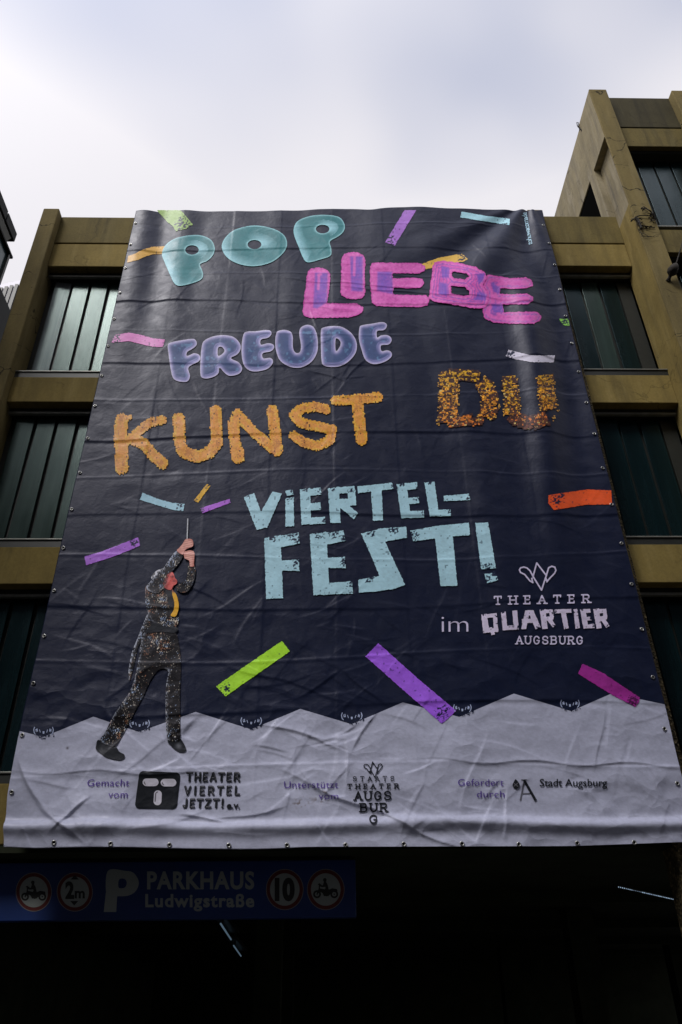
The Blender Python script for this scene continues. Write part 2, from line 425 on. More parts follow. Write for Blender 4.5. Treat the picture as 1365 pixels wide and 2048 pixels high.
tag(wire.build('wire_loop', M_VINE), 'thin wire loop sticking out of the roof beam of the taller wing', 'wire')

# ------------------------------------------------------------------ neighbours on the left
nb = empty('glass_building', (-7, 1, 0)); bpy.context.view_layer.update()
tag(nb, 'dark teal glass building with overhanging roof at the left edge', 'building')
M_NB = simple('dark_fascia_panels', (0.010, 0.012, 0.0115), 0.7, 0.0, 0.15, noise=5)
M_SOF = simple('pale_soffit', (0.20, 0.21, 0.21), 0.5)
XW = -6.0
def npart(mb, name, m): return part(mb, name, m, nb)
yy = [-1.3, -0.5, 0.35, 1.2, 1.86]
edges = [(-1.5, -0.45), (-0.43, 0.62), (0.64, 1.64), (1.66, 2.44)]
zt_ = 14.50
for a, b_ in [(-4.0, -1.2), (-1.18, 0.8), (0.82, 2.06), (2.09, 2.56)]:
    npart(MB().box(XW - 3, XW + 0.04, a, b_, 14.26, zt_, 0.012), 'fascia', M_NB)
s_ = MB(); s_.prism([(XW + 0.0, 14.255), (XW - 0.0, 14.24), (XW - 0.22, 13.98), (XW - 3, 13.98), (XW - 3, 14.255)], 1, -4.0, 2.47)
npart(s_, 'soffit', M_SOF)
npart(MB().box(XW - 3, XW + 0.03, -4.0, 2.70, 13.93, 13.985, 0.01), 'ledge', M_NB)
gb = MB(); gb.box(XW - 3, XW - 0.03, -4.0, 2.63, 13.10, 13.93)
gw = npart(gb, 'window', M_GLASS_D)
for y in (-2.9, -2.0, -1.1, -0.2, 0.7, 1.65, 2.60):
    o = MB().box(XW - 0.031, XW + 0.01, y - 0.03, y + 0.03, 13.10, 13.93).build('mullion', M_FRAME); o.parent = gw
npart(MB().box(XW - 3, XW, -4.0, 4.2, 2.0, 13.09, 0.012), 'wall', M_NB)
npart(MB().box(XW - 3, XW - .02, -4.0, 4.2, 0, 1.99), 'plinth', M_DARKCON)
lo = empty('louvred_building', (-10, 12, 0)); bpy.context.view_layer.update()
tag(lo, 'white building with dark upright slats seen in the gap left of the car park', 'building')
yl = 11.0
a0 = pix1(-2, 570, yl); a1 = pix1(60, 556, yl); a2 = pix1(60, 690, yl)
M_WHT = simple('white_render', (0.80, 0.79, 0.86), 0.7)
vb = MB(); vb.prism([(a0[0] - 5, 0), (a1[0] + 0.6, 0), (a1[0] + .6, a1[2] + .25), (a0[0], a0[2]), (a0[0] - 5, a0[2] - 1.5)], 1, yl, yl + 4)
part(vb, 'wall', M_WHT, lo)
for k in range(10):
    t = pix1(-6 + 10.3 * k, 579.5 - 2.2 * k, yl)
    part(MB().box(t[0] - 0.055, t[0] + 0.055, yl - 0.06, yl + 0.02, t[2] - 3.2, t[2]), 'slat', M_FRAME, lo)

# ------------------------------------------------------------------ houses across the street, behind the viewer
def house(name, label, x0, x1, z1, col, y=-15.0):
    h = empty(name, ((x0 + x1) / 2, y, 0)); bpy.context.view_layer.update()
    tag(h, label, 'building')
    m = simple(name + '_plaster', col, 0.85, noise=1.5)
    part(MB().box(x0, x1, y - 10, y, 0, z1), 'wall', m, h)
    part(MB().box(x0 - .2, x1 + .2, y - 10.2, y + 0.5, z1, z1 + 0.35), 'roof', M_DARKCON, h)
    wm = None
    z = 1.2
    while z + 1.8 < z1:
        x = x0 + 1.5
        while x + 1.3 < x1:
            if wm is None:
                o = part(MB().box(-.6, .6, -0.1, 0.02, 0, 1.7), 'window', M_GLASS_D, h); wm = o
            else:
                o = wm.copy(); COL.objects.link(o); o.parent = h
            o.location = (x + .6, y, z)
            x += 3.2
        z += 3.1
house('street_house', 'low plain grey house across the street from the left pillar', -16, -8.6, 17.0, (0.10, 0.10, 0.105))
house('street_shade_house', 'unseen mid grey house added straight behind the viewer to shade the lower right of the banner', -8.3, 3.4, 25.0, (0.085, 0.085, 0.09))  # unseen house, made tall so it shades the lower right of the banner
house('street_block', 'taller grey block across the street facing the taller wing', 3.6, 34, 29.0, (0.07, 0.07, 0.075))
house('corner_house', 'grey corner house across the street left of the plain grey house', -45, -16.2, 16.0, (0.10, 0.095, 0.09))

# ------------------------------------------------------------------ lights inside the entrance
def emit(name, col, st):
    m, n, l, b = mat(name)
    b.inputs['Base Color'].default_value = (*col, 1); b.inputs['Emission Color'].default_value = (*col, 1)
    b.inputs['Emission Strength'].default_value = st; return m
M_TUBE = emit('weak_tube_light', (0.35, 0.55, 0.75), 0.16)
M_LED = emit('led_bead', (0.55, 0.75, 1.0), 0.6)
for (a, b_, lab) in ((((-1.23, 3.35)), (-1.31, 5.4), 'faint fluorescent tube on the entrance ceiling just under the blue sign'),
                     ((-1.37, 6.4), (-1.45, 8.55), 'faint fluorescent tube deeper in the entrance, lower one of the two in view')):
    t = empty('fluorescent_lamp', (a[0], a[1], 2.75)); bpy.context.view_layer.update()
    tag(t, lab, 'lamp', 'fluorescent tubes in the entrance')
    part(MB().box(min(a[0], b_[0]) - .03, max(a[0], b_[0]) + .03, a[1], b_[1], 2.70, 2.755), 'housing', M_FRAME, t)
    part(MB().tube([(a[0], a[1], 2.62), (b_[0], b_[1], 2.62)], 0.011, 8), 'tube', M_TUBE, t)
    hg = MB()
    for y in (a[1] + .2, b_[1] - .2): hg.box(a[0] - 0.01, a[0] + .01, y - .01, y + .01, 2.63, 2.88)
    part(hg, 'hanger', M_FRAME, t)
ls = empty('light_string', (3.1, 1.7, 2.7)); bpy.context.view_layer.update()
tag(ls, 'string of tiny white lights under the ceiling at the right of the entrance', 'light string')
A_, B_ = Vector((3.06, 1.67, 2.75)), Vector((4.45, 3.15, 2.75))
part(MB().tube([A_ + Vector((0, 0, .012)), B_ + Vector((0, 0, .012))], 0.005, 6), 'cable', M_FRAME, ls)
bm0 = MB(); bmesh.ops.create_icosphere(bm0.bm, subdivisions=1, radius=0.006)
bead = part(bm0, 'bead', M_LED, ls)
for k in range(46):
    o = bead if k == 0 else bead.copy()
    if k: COL.objects.link(o)
    o.location = A_.lerp(B_, k / 45)
    q = (0.6 if 7 < k < 13 else 1) * random.uniform(.75, 1.1); o.scale = (q, q, q)

# ------------------------------------------------------------------ the banner cloth
def vnoise(x, y, seed=0):
    """smooth 2-D value noise in 0..1"""
    r = np.random.default_rng(seed); T = r.random((256, 256))
    xi = np.floor(x).astype(int); yi = np.floor(y).astype(int)
    fx = x - xi; fy = y - yi
    fx = fx * fx * fx * (fx * (fx * 6 - 15) + 10); fy = fy * fy * fy * (fy * (fy * 6 - 15) + 10)
    g = lambda a, b: T[a % 256, b % 256]
    return (g(xi, yi) * (1 - fx) + g(xi + 1, yi) * fx) * (1 - fy) + (g(xi, yi + 1) * (1 - fx) + g(xi + 1, yi + 1) * fx) * fy

def fbm(x, y, seed, oct=3):
    a, s, t = 1.0, 0.0, 0.0
    for k in range(oct):
        s = s + a * vnoise(x * 2 ** k, y * 2 ** k, seed + k); t += a; a *= 0.5
    return s / t - 0.5

HX0, HX1, HZ0, HZ1, HS = -3.0, 3.5, 2.7, 11.95, 0.009
gx = np.arange(HX0, HX1, HS); gz = np.arange(HZ0, HZ1, HS)
GX, GZ = np.meshgrid(gx, gz)

def smooth(a, b, t):
    t = np.clip((t - a) / (b - a), 0, 1); return t * t * (3 - 2 * t)

def surface(X, Z):
    h = 0.050 * fbm(X * 0.55, Z * 0.32, 3, 2) + 0.016 * fbm(X * 2.0, Z * 1.1, 9, 3)
    # soft hanging folds below the top edge on the left
    topf = smooth(7.6, 11.0, Z)
    h += topf * smooth(-1.3, -2.5, X) * 0.024 * np.sin((X + 2.74) * 10.0 + 0.6 - 0.22 * (11.6 - Z))
    h += smooth(5.5, 9.5, Z) * smooth(-2.0, 0.0, X) * smooth(2.6, 1.4, X) * 0.006 * np.sin(X * 9.0 + 1.0 * fbm(X, Z * .4, 21, 2) * 6)
    # fan of folds from the upper right corner
    cx, cz = 3.12, 12.0
    ang = np.arctan2(X - cx, cz - Z); dist = np.hypot(X - cx, Z - cz)
    amp = 0.040 * np.exp(-((dist - 1.5) / 1.2) ** 2) * smooth(-1.15, -0.75, ang) * smooth(0.55, 0.1, ang)
    h += amp * np.sin(ang * 11.0 + 0.9)
    # broad soft fold running down the right side
    c = 2.72 - 0.03 * (11.6 - Z) + 0.05 * np.sin(Z * 0.9)
    f2 = smooth(11.4, 9.8, Z) * smooth(4.5, 8.2, Z)
    h += f2 * 0.085 * np.exp(-((X - c) / 0.20) ** 2) - f2 * 0.05 * np.exp(-((X - c - 0.42) / 0.20) ** 2)
    c2 = 1.75 + 0.06 * (8.0 - Z); f3 = smooth(9.0, 7.5, Z) * smooth(4.0, 5.5, Z)
    h += f3 * 0.03 * np.exp(-((X - c2) / 0.22) ** 2)
    # packing folds: horizontals and verticals
    for i, z0 in enumerate([11.33, 10.79, 10.24, 9.67, 9.12, 8.57, 8.00, 7.40, 6.85, 6.28, 5.74, 5.17, 4.62, 4.08, 3.53]):
        zz = z0 + 0.05 * np.sin(X * 0.9 + i) + 0.05 * fbm(X * 0.8, X * 0 + i * 3.7, 40, 2) + 0.012 * (X)
        d = Z - zz; k = 0.35 + 1.3 * vnoise(X * 0.9, X * 0 + i * 7.3, 50)
        h += k * (0.0026 * np.exp(-np.abs(d) / 0.018) - 0.0014 * np.exp(-((d + 0.035) / 0.028) ** 2))
        h += k * 0.0022 * np.tanh(d / 0.012) * np.exp(-np.abs(d) / 0.16) * (1 if i % 2 else -1)
    for i, x0 in enumerate([-2.05, -1.32, -0.62, 0.12, 0.86, 1.62, 2.35]):
        d = X - x0 - 0.03 * fbm(Z * 0.7, Z * 0 + i * 2.2, 60, 2)
        k = 0.1 + 1.1 * vnoise(Z * 0.8, Z * 0 + i * 5.1, 70)
        k = k * .7
        h += k * (0.0018 * np.exp(-np.abs(d) / 0.014) + 0.0026 * np.tanh(d / 0.012) * np.exp(-np.abs(d) / 0.2) * (1 if i % 2 else -1))
    # crumples: short straight creases
    r = np.random.default_rng(77)
    def crease(x, z, a, ln, wd, am, side):
        ux, uz = math.cos(a), math.sin(a)
        am = am * (0.85 if z < 4.0 else 0.45)
        m = (np.abs(X - x) < ln * 1.6) & (np.abs(Z - z) < ln * 1.6)
        if not m.any(): return
        s = (X[m] - x) * ux + (Z[m] - z) * uz; t = -(X[m] - x) * uz + (Z[m] - z) * ux
        t = t + 0.02 * np.sin(s * 7 + a * 5)
        f = np.exp(-(s / ln) ** 4)
        h[m] += am * f * (np.exp(-np.abs(t) / wd) + side * np.tanh(t / wd) * np.exp(-np.abs(t) / (wd * 5)))
    for k in range(210):
        x, z = r.uniform(-2.7, 3.2), r.uniform(3.3, 11.4)
        crease(x, z, r.uniform(-0.5, 0.5) + r.choice([0, 0.7, -0.7, 1.57]), r.uniform(0.08, 0.35), r.uniform(0.010, 0.024), r.uniform(0.0015, 0.0045), r.choice([-.8, .8]))
    for k in range(70):     # crumpled fold along the middle line
        x, z = 0.12 + r.normal(0, 0.18), r.uniform(3.2, 11.0)
        crease(x, z, r.uniform(-1.2, 1.2), r.uniform(0.06, 0.26), r.uniform(0.008, 0.018), r.uniform(0.002, 0.006), r.choice([-.8, .8]))
    for k in range(150):    # lower, crumpled part
        x, z = r.uniform(-2.7, 3.2), r.uniform(2.95, 5.4)
        crease(x, z, r.choice([0.45, -0.4, 0.9, -0.8, 0.0, 1.3]) + r.normal(0, .2), r.uniform(0.08, 0.40), r.uniform(0.010, 0.022), r.uniform(0.002, 0.0065), r.choice([-.9, .9]))
    for (x0, y0, x1, y1, am, wd) in [(600, 1560, 905, 1690, .02, .02), (540, 1450, 665, 1490, .014, .016), (710, 1495, 750, 1430, .013, .014),
                                     (470, 1335, 690, 1400, .012, .018), (690, 1340, 770, 1410, .013, .014), (600, 1390, 680, 1345, .012, .014),
                                     (45, 1535, 85, 1610, .026, .02), (85, 1610, 160, 1685, .022, .02), (110, 1655, 175, 1605, .020, .014),
                                     (370, 1635, 440, 1640, .018, .014), (440, 1640, 560, 1615, .014, .018), (1020, 1580, 1005, 1670, .012, .016),
                                     (590, 560, 860, 580, .010, .012), (690, 575, 1000, 600, .012, .012), (620, 740, 690, 765, .010, .014), (690, 765, 730, 720, .010, .014),
                                     (60, 1545, 430, 1548, .010, .018), (900, 1520, 1320, 1530, .012, .016)]:
        a, b = pix1(x0, y0), pix1(x1, y1)
        crease((a[0] + b[0]) / 2, (a[2] + b[2]) / 2, math.atan2(b[2] - a[2], b[0] - a[0]), math.hypot(b[0] - a[0], b[2] - a[2]) * .55, wd, am, .6)
    # the slack roll just above the lower hem
    zr = 3.085 + 0.015 * np.sin(X * 1.7) + 0.02 * fbm(X * 1.3, X * 0, 90, 2)
    d = Z - zr
    h += 0.045 * np.exp(-((d + 0.05) / 0.055) ** 2) * (0.75 + 0.5 * vnoise(X * 1.1, X * 0, 91)) + 0.006 * np.tanh(-d / 0.02) * np.exp(-np.abs(d) / 0.10)
    h += 0.034 * fbm(X * 1.8, Z * 2.6, 95, 3) * smooth(4.2, 3.3, Z)
    return h

HF = surface(GX, GZ)

def hsample(x, z):
    fx = np.clip((x - HX0) / HS, 0, len(gx) - 1.001); fz = np.clip((z - HZ0) / HS, 0, len(gz) - 1.001)
    i = fx.astype(int); j = fz.astype(int); a = fx - i; b = fz - j
    return (HF[j, i] * (1 - a) + HF[j, i + 1] * a) * (1 - b) + (HF[j + 1, i] * (1 - a) + HF[j + 1, i + 1] * a) * b

def on_cloth(px, py, lift):
    """where the view through a photo pixel meets the hanging cloth (true 3-D point on it)"""
    y = np.zeros_like(px)
    for _ in range(4):
        p = pix(px, py, y); y = -hsample(p[:, 0], p[:, 2])
    p = pix(px, py, y); p[:, 1] = -hsample(p[:, 0], p[:, 2]) - lift
    return p

# materials of the printed cloth: every print shares the same weave and gloss
def cloth_mat(name, col=None):
    m, n, l, b = mat(name)
    fine = tex(n, l, 'ShaderNodeTexNoise', 26, 4, 0.6, (1, 1, 1.3))
    mid = tex(n, l, 'ShaderNodeTexNoise', 5.5, 4, 0.55, (1, 1, 1), 0.8)
    if col is None:
        at = n.new('ShaderNodeAttribute'); at.attribute_name = 'print'; src = at.outputs['Color']
    else:
        rgb = n.new('ShaderNodeRGB'); rgb.outputs[0].default_value = (*col, 1); src = rgb.outputs[0]
    wear = ramp(n, l, fine.outputs['Fac'], [(0.3, (0.90, 0.90, 0.90)), (0.7, (1.06, 1.06, 1.06))])
    l.new(mixc(n, l, src, wear.outputs[0], 1.0, 'MULTIPLY'), b.inputs['Base Color'])
    rr = ramp(n, l, mid.outputs['Fac'], [(0.3, (0.38,) * 3), (0.7, (0.50,) * 3)])
    l.new(rr.outputs[0], b.inputs['Roughness'])
    b.inputs['Specular IOR Level'].default_value = 0.25; b.inputs['Specular Tint'].default_value = (0.86, 0.86, 1.0, 1)
    ad = n.new('ShaderNodeMath'); ad.operation = 'MULTIPLY_ADD'; ad.inputs[1].default_value = 3.0
    l.new(mid.outputs['Fac'], ad.inputs[0]); l.new(fine.outputs['Fac'], ad.inputs[2])
    bp = n.new('ShaderNodeBump'); bp.inputs['Strength'].default_value = 0.16; bp.inputs['Distance'].default_value = 0.008
    l.new(ad.outputs[0], bp.inputs['Height'])
    # crisp crumple facets, in patches, stronger towards the slack lower part
    dn = tex(n, l, 'ShaderNodeTexNoise', 2.2, 3, 0.5)
    t = n.new('ShaderNodeTexCoord'); sc = n.new('ShaderNodeVectorMath'); sc.operation = 'SCALE'; sc.inputs['Scale'].default_value = 0.35
    av = n.new('ShaderNodeVectorMath'); av.operation = 'ADD'
    l.new(dn.outputs['Color'], sc.inputs[0]); l.new(sc.outputs[0], av.inputs[0]); l.new(t.outputs['Object'], av.inputs[1])
    hs = []
    for scale, stretch in ((2.3, (1.0, 1.0, 1.4)), (5.2, (0.8, 1.0, 1.3))):
        mp = n.new('ShaderNodeMapping'); mp.inputs['Scale'].default_value = stretch; l.new(av.outputs[0], mp.inputs['Vector'])
        v = n.new('ShaderNodeTexVoronoi'); v.inputs['Scale'].default_value = scale; l.new(mp.outputs[0], v.inputs['Vector']); hs.append(v)
    add = n.new('ShaderNodeMath'); add.operation = 'MULTIPLY_ADD'; add.inputs[1].default_value = 0.35
    l.new(hs[1].outputs['Distance'], add.inputs[0]); l.new(hs[0].outputs['Distance'], add.inputs[2])
    sep = n.new('ShaderNodeSeparateXYZ'); l.new(t.outputs['Object'], sep.inputs[0])
    hr = n.new('ShaderNodeMapRange'); hr.inputs['From Min'].default_value = 5.2; hr.inputs['From Max'].default_value = 3.4
    hr.inputs['To Min'].default_value = 0.22; hr.inputs['To Max'].default_value = 0.85; l.new(sep.outputs['Z'], hr.inputs['Value'])
    pn = tex(n, l, 'ShaderNodeTexNoise', 0.9, 2); pm = ramp(n, l, pn.outputs['Fac'], [(0.38, (0.15,) * 3), (0.62, (1, 1, 1))])
    mm = n.new('ShaderNodeMath'); mm.operation = 'MULTIPLY'; l.new(pm.outputs[0], mm.inputs[0]); l.new(hr.outputs[0], mm.inputs[1])
    b2 = n.new('ShaderNodeBump'); b2.inputs['Distance'].default_value = 0.045
    l.new(mm.outputs[0], b2.inputs['Strength']); l.new(add.outputs[0], b2.inputs['Height']); l.new(bp.outputs[0], b2.inputs['Normal'])
    l.new(b2.outputs[0], b.inputs['Normal'])
    return m
NAVY = np.array([0.0060, 0.0102, 0.0330])
M_CLOTH = cloth_mat('banner_cloth')
M_PRINT = cloth_mat('banner_print')

banner = empty('banner', (0.25, 0.0, 2.87)); bpy.context.view_layer.update()
tag(banner, 'huge dark navy printed festival banner hung down the front of the car park', 'banner')

def raw_mesh(name, P, loops, totals, m, par, smooth=True, colour=None, lift_parent=True):
    me = bpy.data.meshes.new(name)
    me.vertices.add(len(P)); me.vertices.foreach_set('co', np.asarray(P, np.float32).ravel())
    me.loops.add(len(loops)); me.loops.foreach_set('vertex_index', np.asarray(loops, np.int32))
    st = np.concatenate([[0], np.cumsum(totals)[:-1]])
    me.polygons.add(len(totals)); me.polygons.foreach_set('loop_start', np.asarray(st, np.int32))
    me.polygons.foreach_set('loop_total', np.asarray(totals, np.int32))
    me.update(calc_edges=True); me.validate()
    if colour is not None:
        at = me.color_attributes.new('print', 'FLOAT_COLOR', 'POINT')
        c = np.ones((len(P), 4), np.float32); c[:, :3] = colour
        at.data.foreach_set('color', c.ravel())
    if smooth: me.shade_smooth()
    o = link(name, me, m)
    o.parent = par
    root = par
    off = Vector((0, 0, 0))
    while root is not None:
        off += root.location; root = root.parent
    o.matrix_parent_inverse = Matrix.Translation(-par.location) if par.type == 'EMPTY' else Matrix.Identity(4)
    return o

zL = np.array([2.80, 2.87, 3.0, 3.3, 4.0, 8.0, 10.0, 11.7, 11.9]); xL = np.array([-2.705, -2.71, -2.735, -2.775, -2.80, -2.785, -2.77, -2.765, -2.76])
zR = np.array([2.80, 2.87, 4.0, 8.0, 11.9]); xR = np.array([3.245, 3.25, 3.262, 3.272, 3.285])
nu, nv = 660, 980
U, V = np.meshgrid(np.linspace(0, 1, nu), np.linspace(0, 1, nv))
u1 = U.ravel(); v1 = V.ravel()
xm = -2.765 + 6.05 * u1
ztop = 11.645 + 0.105 * u1 + 0.045 * np.exp(-((u1 - .60) / .12) ** 2) - 0.060 * np.exp(-((u1 - .575) / .035) ** 2) + 0.03 * smooth(.3, .5, u1) * smooth(.9, .6, u1)
zbot = 2.868 + 0.012 * np.sin(u1 * 14) + 0.02 * np.exp(-(u1 / .03) ** 2) + 0.012 * np.exp(-((u1 - .68) / .05) ** 2)
CZ = zbot + (ztop - zbot) * v1
CX = np.interp(CZ, zL, xL) * (1 - u1) + np.interp(CZ, zR, xR) * u1
CY = -hsample(CX, CZ)
CP = np.stack([CX, CY, CZ], 1)

# ------------------------------------------------------------------ print engine
def seg_sdf(px, py, A, B, chunk=400):
    """distance to segments and even-odd inside test"""
    d2 = np.full(px.shape, 1e12); ins = np.zeros(px.shape, bool)
    for (ax, ay), (bx, by) in zip(A, B):
        ex, ey = bx - ax, by - ay; wx, wy = px - ax, py - ay
        t = np.clip((wx * ex + wy * ey) / (ex * ex + ey * ey + 1e-12), 0, 1)
        d2 = np.minimum(d2, (wx - t * ex) ** 2 + (wy - t * ey) ** 2)
        if ay != by:
            c = (ay > py) != (by > py)
            ins ^= c & (px < ex * (py - ay) / ey + ax)
    d = np.sqrt(d2)
    return np.where(ins, -d, d)

def catmull(pts, n=5):
    P = np.array(pts, float); m = len(P); o = []
    for i in range(m):
        a, b, c, d = P[i - 1], P[i], P[(i + 1) % m], P[(i + 2) % m]
        for k in range(n):
            t = k / n
            o.append(.5 * (2 * b + (c - a) * t + (2 * a - 5 * b + 4 * c - d) * t * t + (3 * b - 3 * c + d - a) * t ** 3))
    return np.array(o)

class Shape:
    def __init__(s): s.f = []; s.bb = [1e9, 1e9, -1e9, -1e9]
    def _grow(s, P, pad=0):
        P = np.asarray(P, float)
        s.bb = [min(s.bb[0], P[:, 0].min() - pad), min(s.bb[1], P[:, 1].min() - pad), max(s.bb[2], P[:, 0].max() + pad), max(s.bb[3], P[:, 1].max() + pad)]
    def loops(s, LS):
        A = []; B = []
        for l in LS:
            l = [tuple(map(float, p)) for p in l]; s._grow(l)
            A += l; B += l[1:] + l[:1]
        s.f.append(lambda x, y: seg_sdf(x, y, A, B)); return s
    def poly(s, pts): return s.loops([pts])
    def stroke(s, pts, hw, cap='round'):
        pts = [tuple(map(float, p)) for p in pts]; s._grow(pts, hw + 1)
        hws = hw
        if cap == 'round':
            def fn(x, y):
                d = np.full(x.shape, 1e9)
                for (ax, ay), (bx, by) in zip(pts[:-1], pts[1:]):
                    ex, ey = bx - ax, by - ay; wx, wy = x - ax, y - ay
                    t = np.clip((wx * ex + wy * ey) / (ex * ex + ey * ey + 1e-12), 0, 1)
                    d = np.minimum(d, np.hypot(wx - t * ex, wy - t * ey))
                return d - hws
        else:
            def fn(x, y):
                d = np.full(x.shape, 1e9)
                for i, ((ax, ay), (bx, by)) in enumerate(zip(pts[:-1], pts[1:])):
                    ex, ey = bx - ax, by - ay; ln = math.hypot(ex, ey); ux, uy = ex / ln, ey / ln
                    cx, cy = (ax + bx) / 2, (ay + by) / 2
                    ext = ln / 2
                    l0 = hws * .98 if i > 0 else 0; l1 = hws * .98 if i < len(pts) - 2 else 0
                    cx += ux * (l1 - l0) / 2; cy += uy * (l1 - l0) / 2; ext += (l0 + l1) / 2
                    s_ = np.abs((x - cx) * ux + (y - cy) * uy) - ext; t_ = np.abs(-(x - cx) * uy + (y - cy) * ux) - hws
                    d = np.minimum(d, np.maximum(s_, t_))
                return d
        s.f.append(fn); return s
    def ell(s, cx, cy, rx, ry):
        s._grow([(cx - rx, cy - ry), (cx + rx, cy + ry)])
        k = min(rx, ry)
        s.f.append(lambda x, y: (np.hypot((x - cx) / rx, (y - cy) / ry) - 1) * k); return s
    def ev(s, x, y):
        d = s.f[0](x, y)
        for g in s.f[1:]: d = np.minimum(d, g(x, y))
        return d

def blur(D, n):
    k = np.exp(-np.linspace(-2, 2, 2 * n + 1) ** 2); k /= k.sum()
    for ax in (0, 1):
        P = np.pad(D, [(n, n) if a == ax else (0, 0) for a in (0, 1)], mode='edge')
        D = sum(k[i] * (P[i:i + D.shape[0]] if ax == 0 else P[:, i:i + D.shape[1]]) for i in range(2 * n + 1))
    return D

def paint(name, shape, colour, cell=1.4, layer=1, par=None, rough=0.0, rnd=0, hole=None, m=None, surf=None, label=None):
    """turns a flat outline into a thin printed mesh lying on the cloth (or on another surface)"""
    pad = 3 + rnd * cell
    x0, y0, x1, y1 = shape.bb; x0 -= pad; y0 -= pad; x1 += pad; y1 += pad
    xs = np.arange(x0, x1 + cell, cell); ys = np.arange(y0, y1 + cell, cell)
    X, Y = np.meshgrid(xs, ys); D = shape.ev(X, Y)
    if rnd: D = blur(D, rnd)
    if hole is not None: D = np.maximum(D, -hole.ev(X, Y))
    if rough:
        D = D + rough * (fbm(X * .35, Y * .35, 5, 2) * 2)
    ins = D < 0
    cellm = ins[:-1, :-1] | ins[1:, :-1] | ins[:-1, 1:] | ins[1:, 1:]
    if not cellm.any(): return None
    Gy, Gx = np.gradient(D, cell)
    g2 = np.maximum(Gx ** 2 + Gy ** 2, .15)
    out = ~ins
    Xs = np.where(out, X - np.clip(D * Gx / g2, -1.2 * cell, 1.2 * cell), X); Ys = np.where(out, Y - np.clip(D * Gy / g2, -1.2 * cell, 1.2 * cell), Y)
    idx = np.arange(X.size).reshape(X.shape)
    q = np.stack([idx[1:, :-1], idx[1:, 1:], idx[:-1, 1:], idx[:-1, :-1]], -1)[cellm]
    used = np.unique(q); rm = np.full(X.size, -1); rm[used] = np.arange(len(used))
    px, py = Xs.ravel()[used], Ys.ravel()[used]
    dd = np.minimum(D.ravel()[used], 0) * -1
    nx, ny = Gx.ravel()[used], Gy.ravel()[used]; nn = np.hypot(nx, ny) + 1e-6
    c = colour(px, py, dd, nx / nn, ny / nn) if callable(colour) else np.tile(np.asarray(colour, float), (len(px), 1))
    P = on_cloth(px, py, 0.0035 * layer) if surf is None else surf(px, py, layer)
    o = raw_mesh(name, P, rm[q].ravel(), np.full(len(q), 4), m or M_PRINT, par or banner, True, c)
    if label: o['label'] = label
    return o

def tr(ox, oy, s):
    return lambda pts: [(ox + x / s, oy + y / s) for x, y in pts]

ILL = 0.70
def alb(r, g, b, k=1.0):
    c = lin(r, g, b) / ILL * k
    return c * min(1.0, 0.86 / c.max())

def mixv(a, b, t):
    t = np.clip(t, 0, 1)[:, None]; return np.asarray(a) * (1 - t) + np.asarray(b) * t

def speckle(px, py, s, seed): return vnoise(px * s, py * s, seed)

# ------------------------------------------------------------------ print: white field with a zigzag top edge
zig = [(47.5, 1463), (88, 1474), (187.5, 1433.5), (278, 1464), (392, 1424), (502.6, 1459), (601, 1418), (703.6, 1448.7), (806, 1405), (919, 1434), (1028, 1387.4), (1143, 1422.5), (1224, 1387), (1324.5, 1408)]
def edge_px(zv, left):
    xv = np.interp(zv, zL if left else zR, xL if left else xR) + (0.002 if left else -0.002)
    p = np.array([xv, -float(hsample(np.array([xv]), np.array([zv]))[0]), zv]) - CAM
    c = ROT @ p
    return (W_PX / 2 + F_PX * c[0] / c[2], H_PX / 2 - F_PX * c[1] / c[2])
zl0 = float(pix1(47.5, 1463)[2]); zr0 = float(pix1(1324.5, 1408)[2])
left_edge = [edge_px(z, True) for z in np.linspace(2.90, zl0, 14)]
right_edge = [edge_px(z, False) for z in np.linspace(zr0, 2.885, 14)]
field = Shape().poly(left_edge + zig[1:-1] + right_edge + [(1150, 1692), (900, 1693), (700, 1693.5), (400, 1694), (200, 1693)])
def white_col(px, py, d, nx, ny):
    c = np.tile(np.array([0.45, 0.465, 0.605]), (len(px), 1))
    # mud splashes left on the cloth
    for (mx, my, r) in ((600, 1607, 16), (640, 1600, 14), (612, 1598, 8), (650, 1585, 8)):
        f = np.exp(-(((px - mx) / r) ** 2 + ((py - my) / (r * .5)) ** 2)) * smooth(.55, .75, speckle(px, py, .28, 31))
        c = mixv(c, (0.16, 0.12, 0.10), f * .8)
    for (mx, my, r) in ((135.5, 1496.5, 2.6),):
        c = mixv(c, (0.06, 0.05, 0.05), np.exp(-((px - mx) ** 2 + (py - my) ** 2) / r ** 2))
    return c
# cloth itself: navy weave, white below the zigzag
zig_p = pix(np.array([p[0] for p in zig], float), np.array([p[1] for p in zig], float), np.zeros(len(zig)))
zig_z = np.interp(CX, zig_p[:, 0], zig_p[:, 2])
cc = np.where((CZ < zig_z - 0.05)[:, None], np.array([0.45, 0.465, 0.605])[None, :], NAVY[None, :])
_i = np.arange(nu * nv).reshape(nv, nu)
_q = np.stack([_i[:-1, :-1], _i[:-1, 1:], _i[1:, 1:], _i[1:, :-1]], -1).reshape(-1, 4)
cloth = raw_mesh('cloth', CP, _q.ravel(), np.full(len(_q), 4), M_CLOTH, banner, True, cc)
mod = cloth.modifiers.new('thickness', 'SOLIDIFY'); mod.thickness = 0.003; mod.offset = 1
paint('white_field', field, white_col, 1.5, 1, label='white strip with a zigzag top edge along the bottom of the banner')

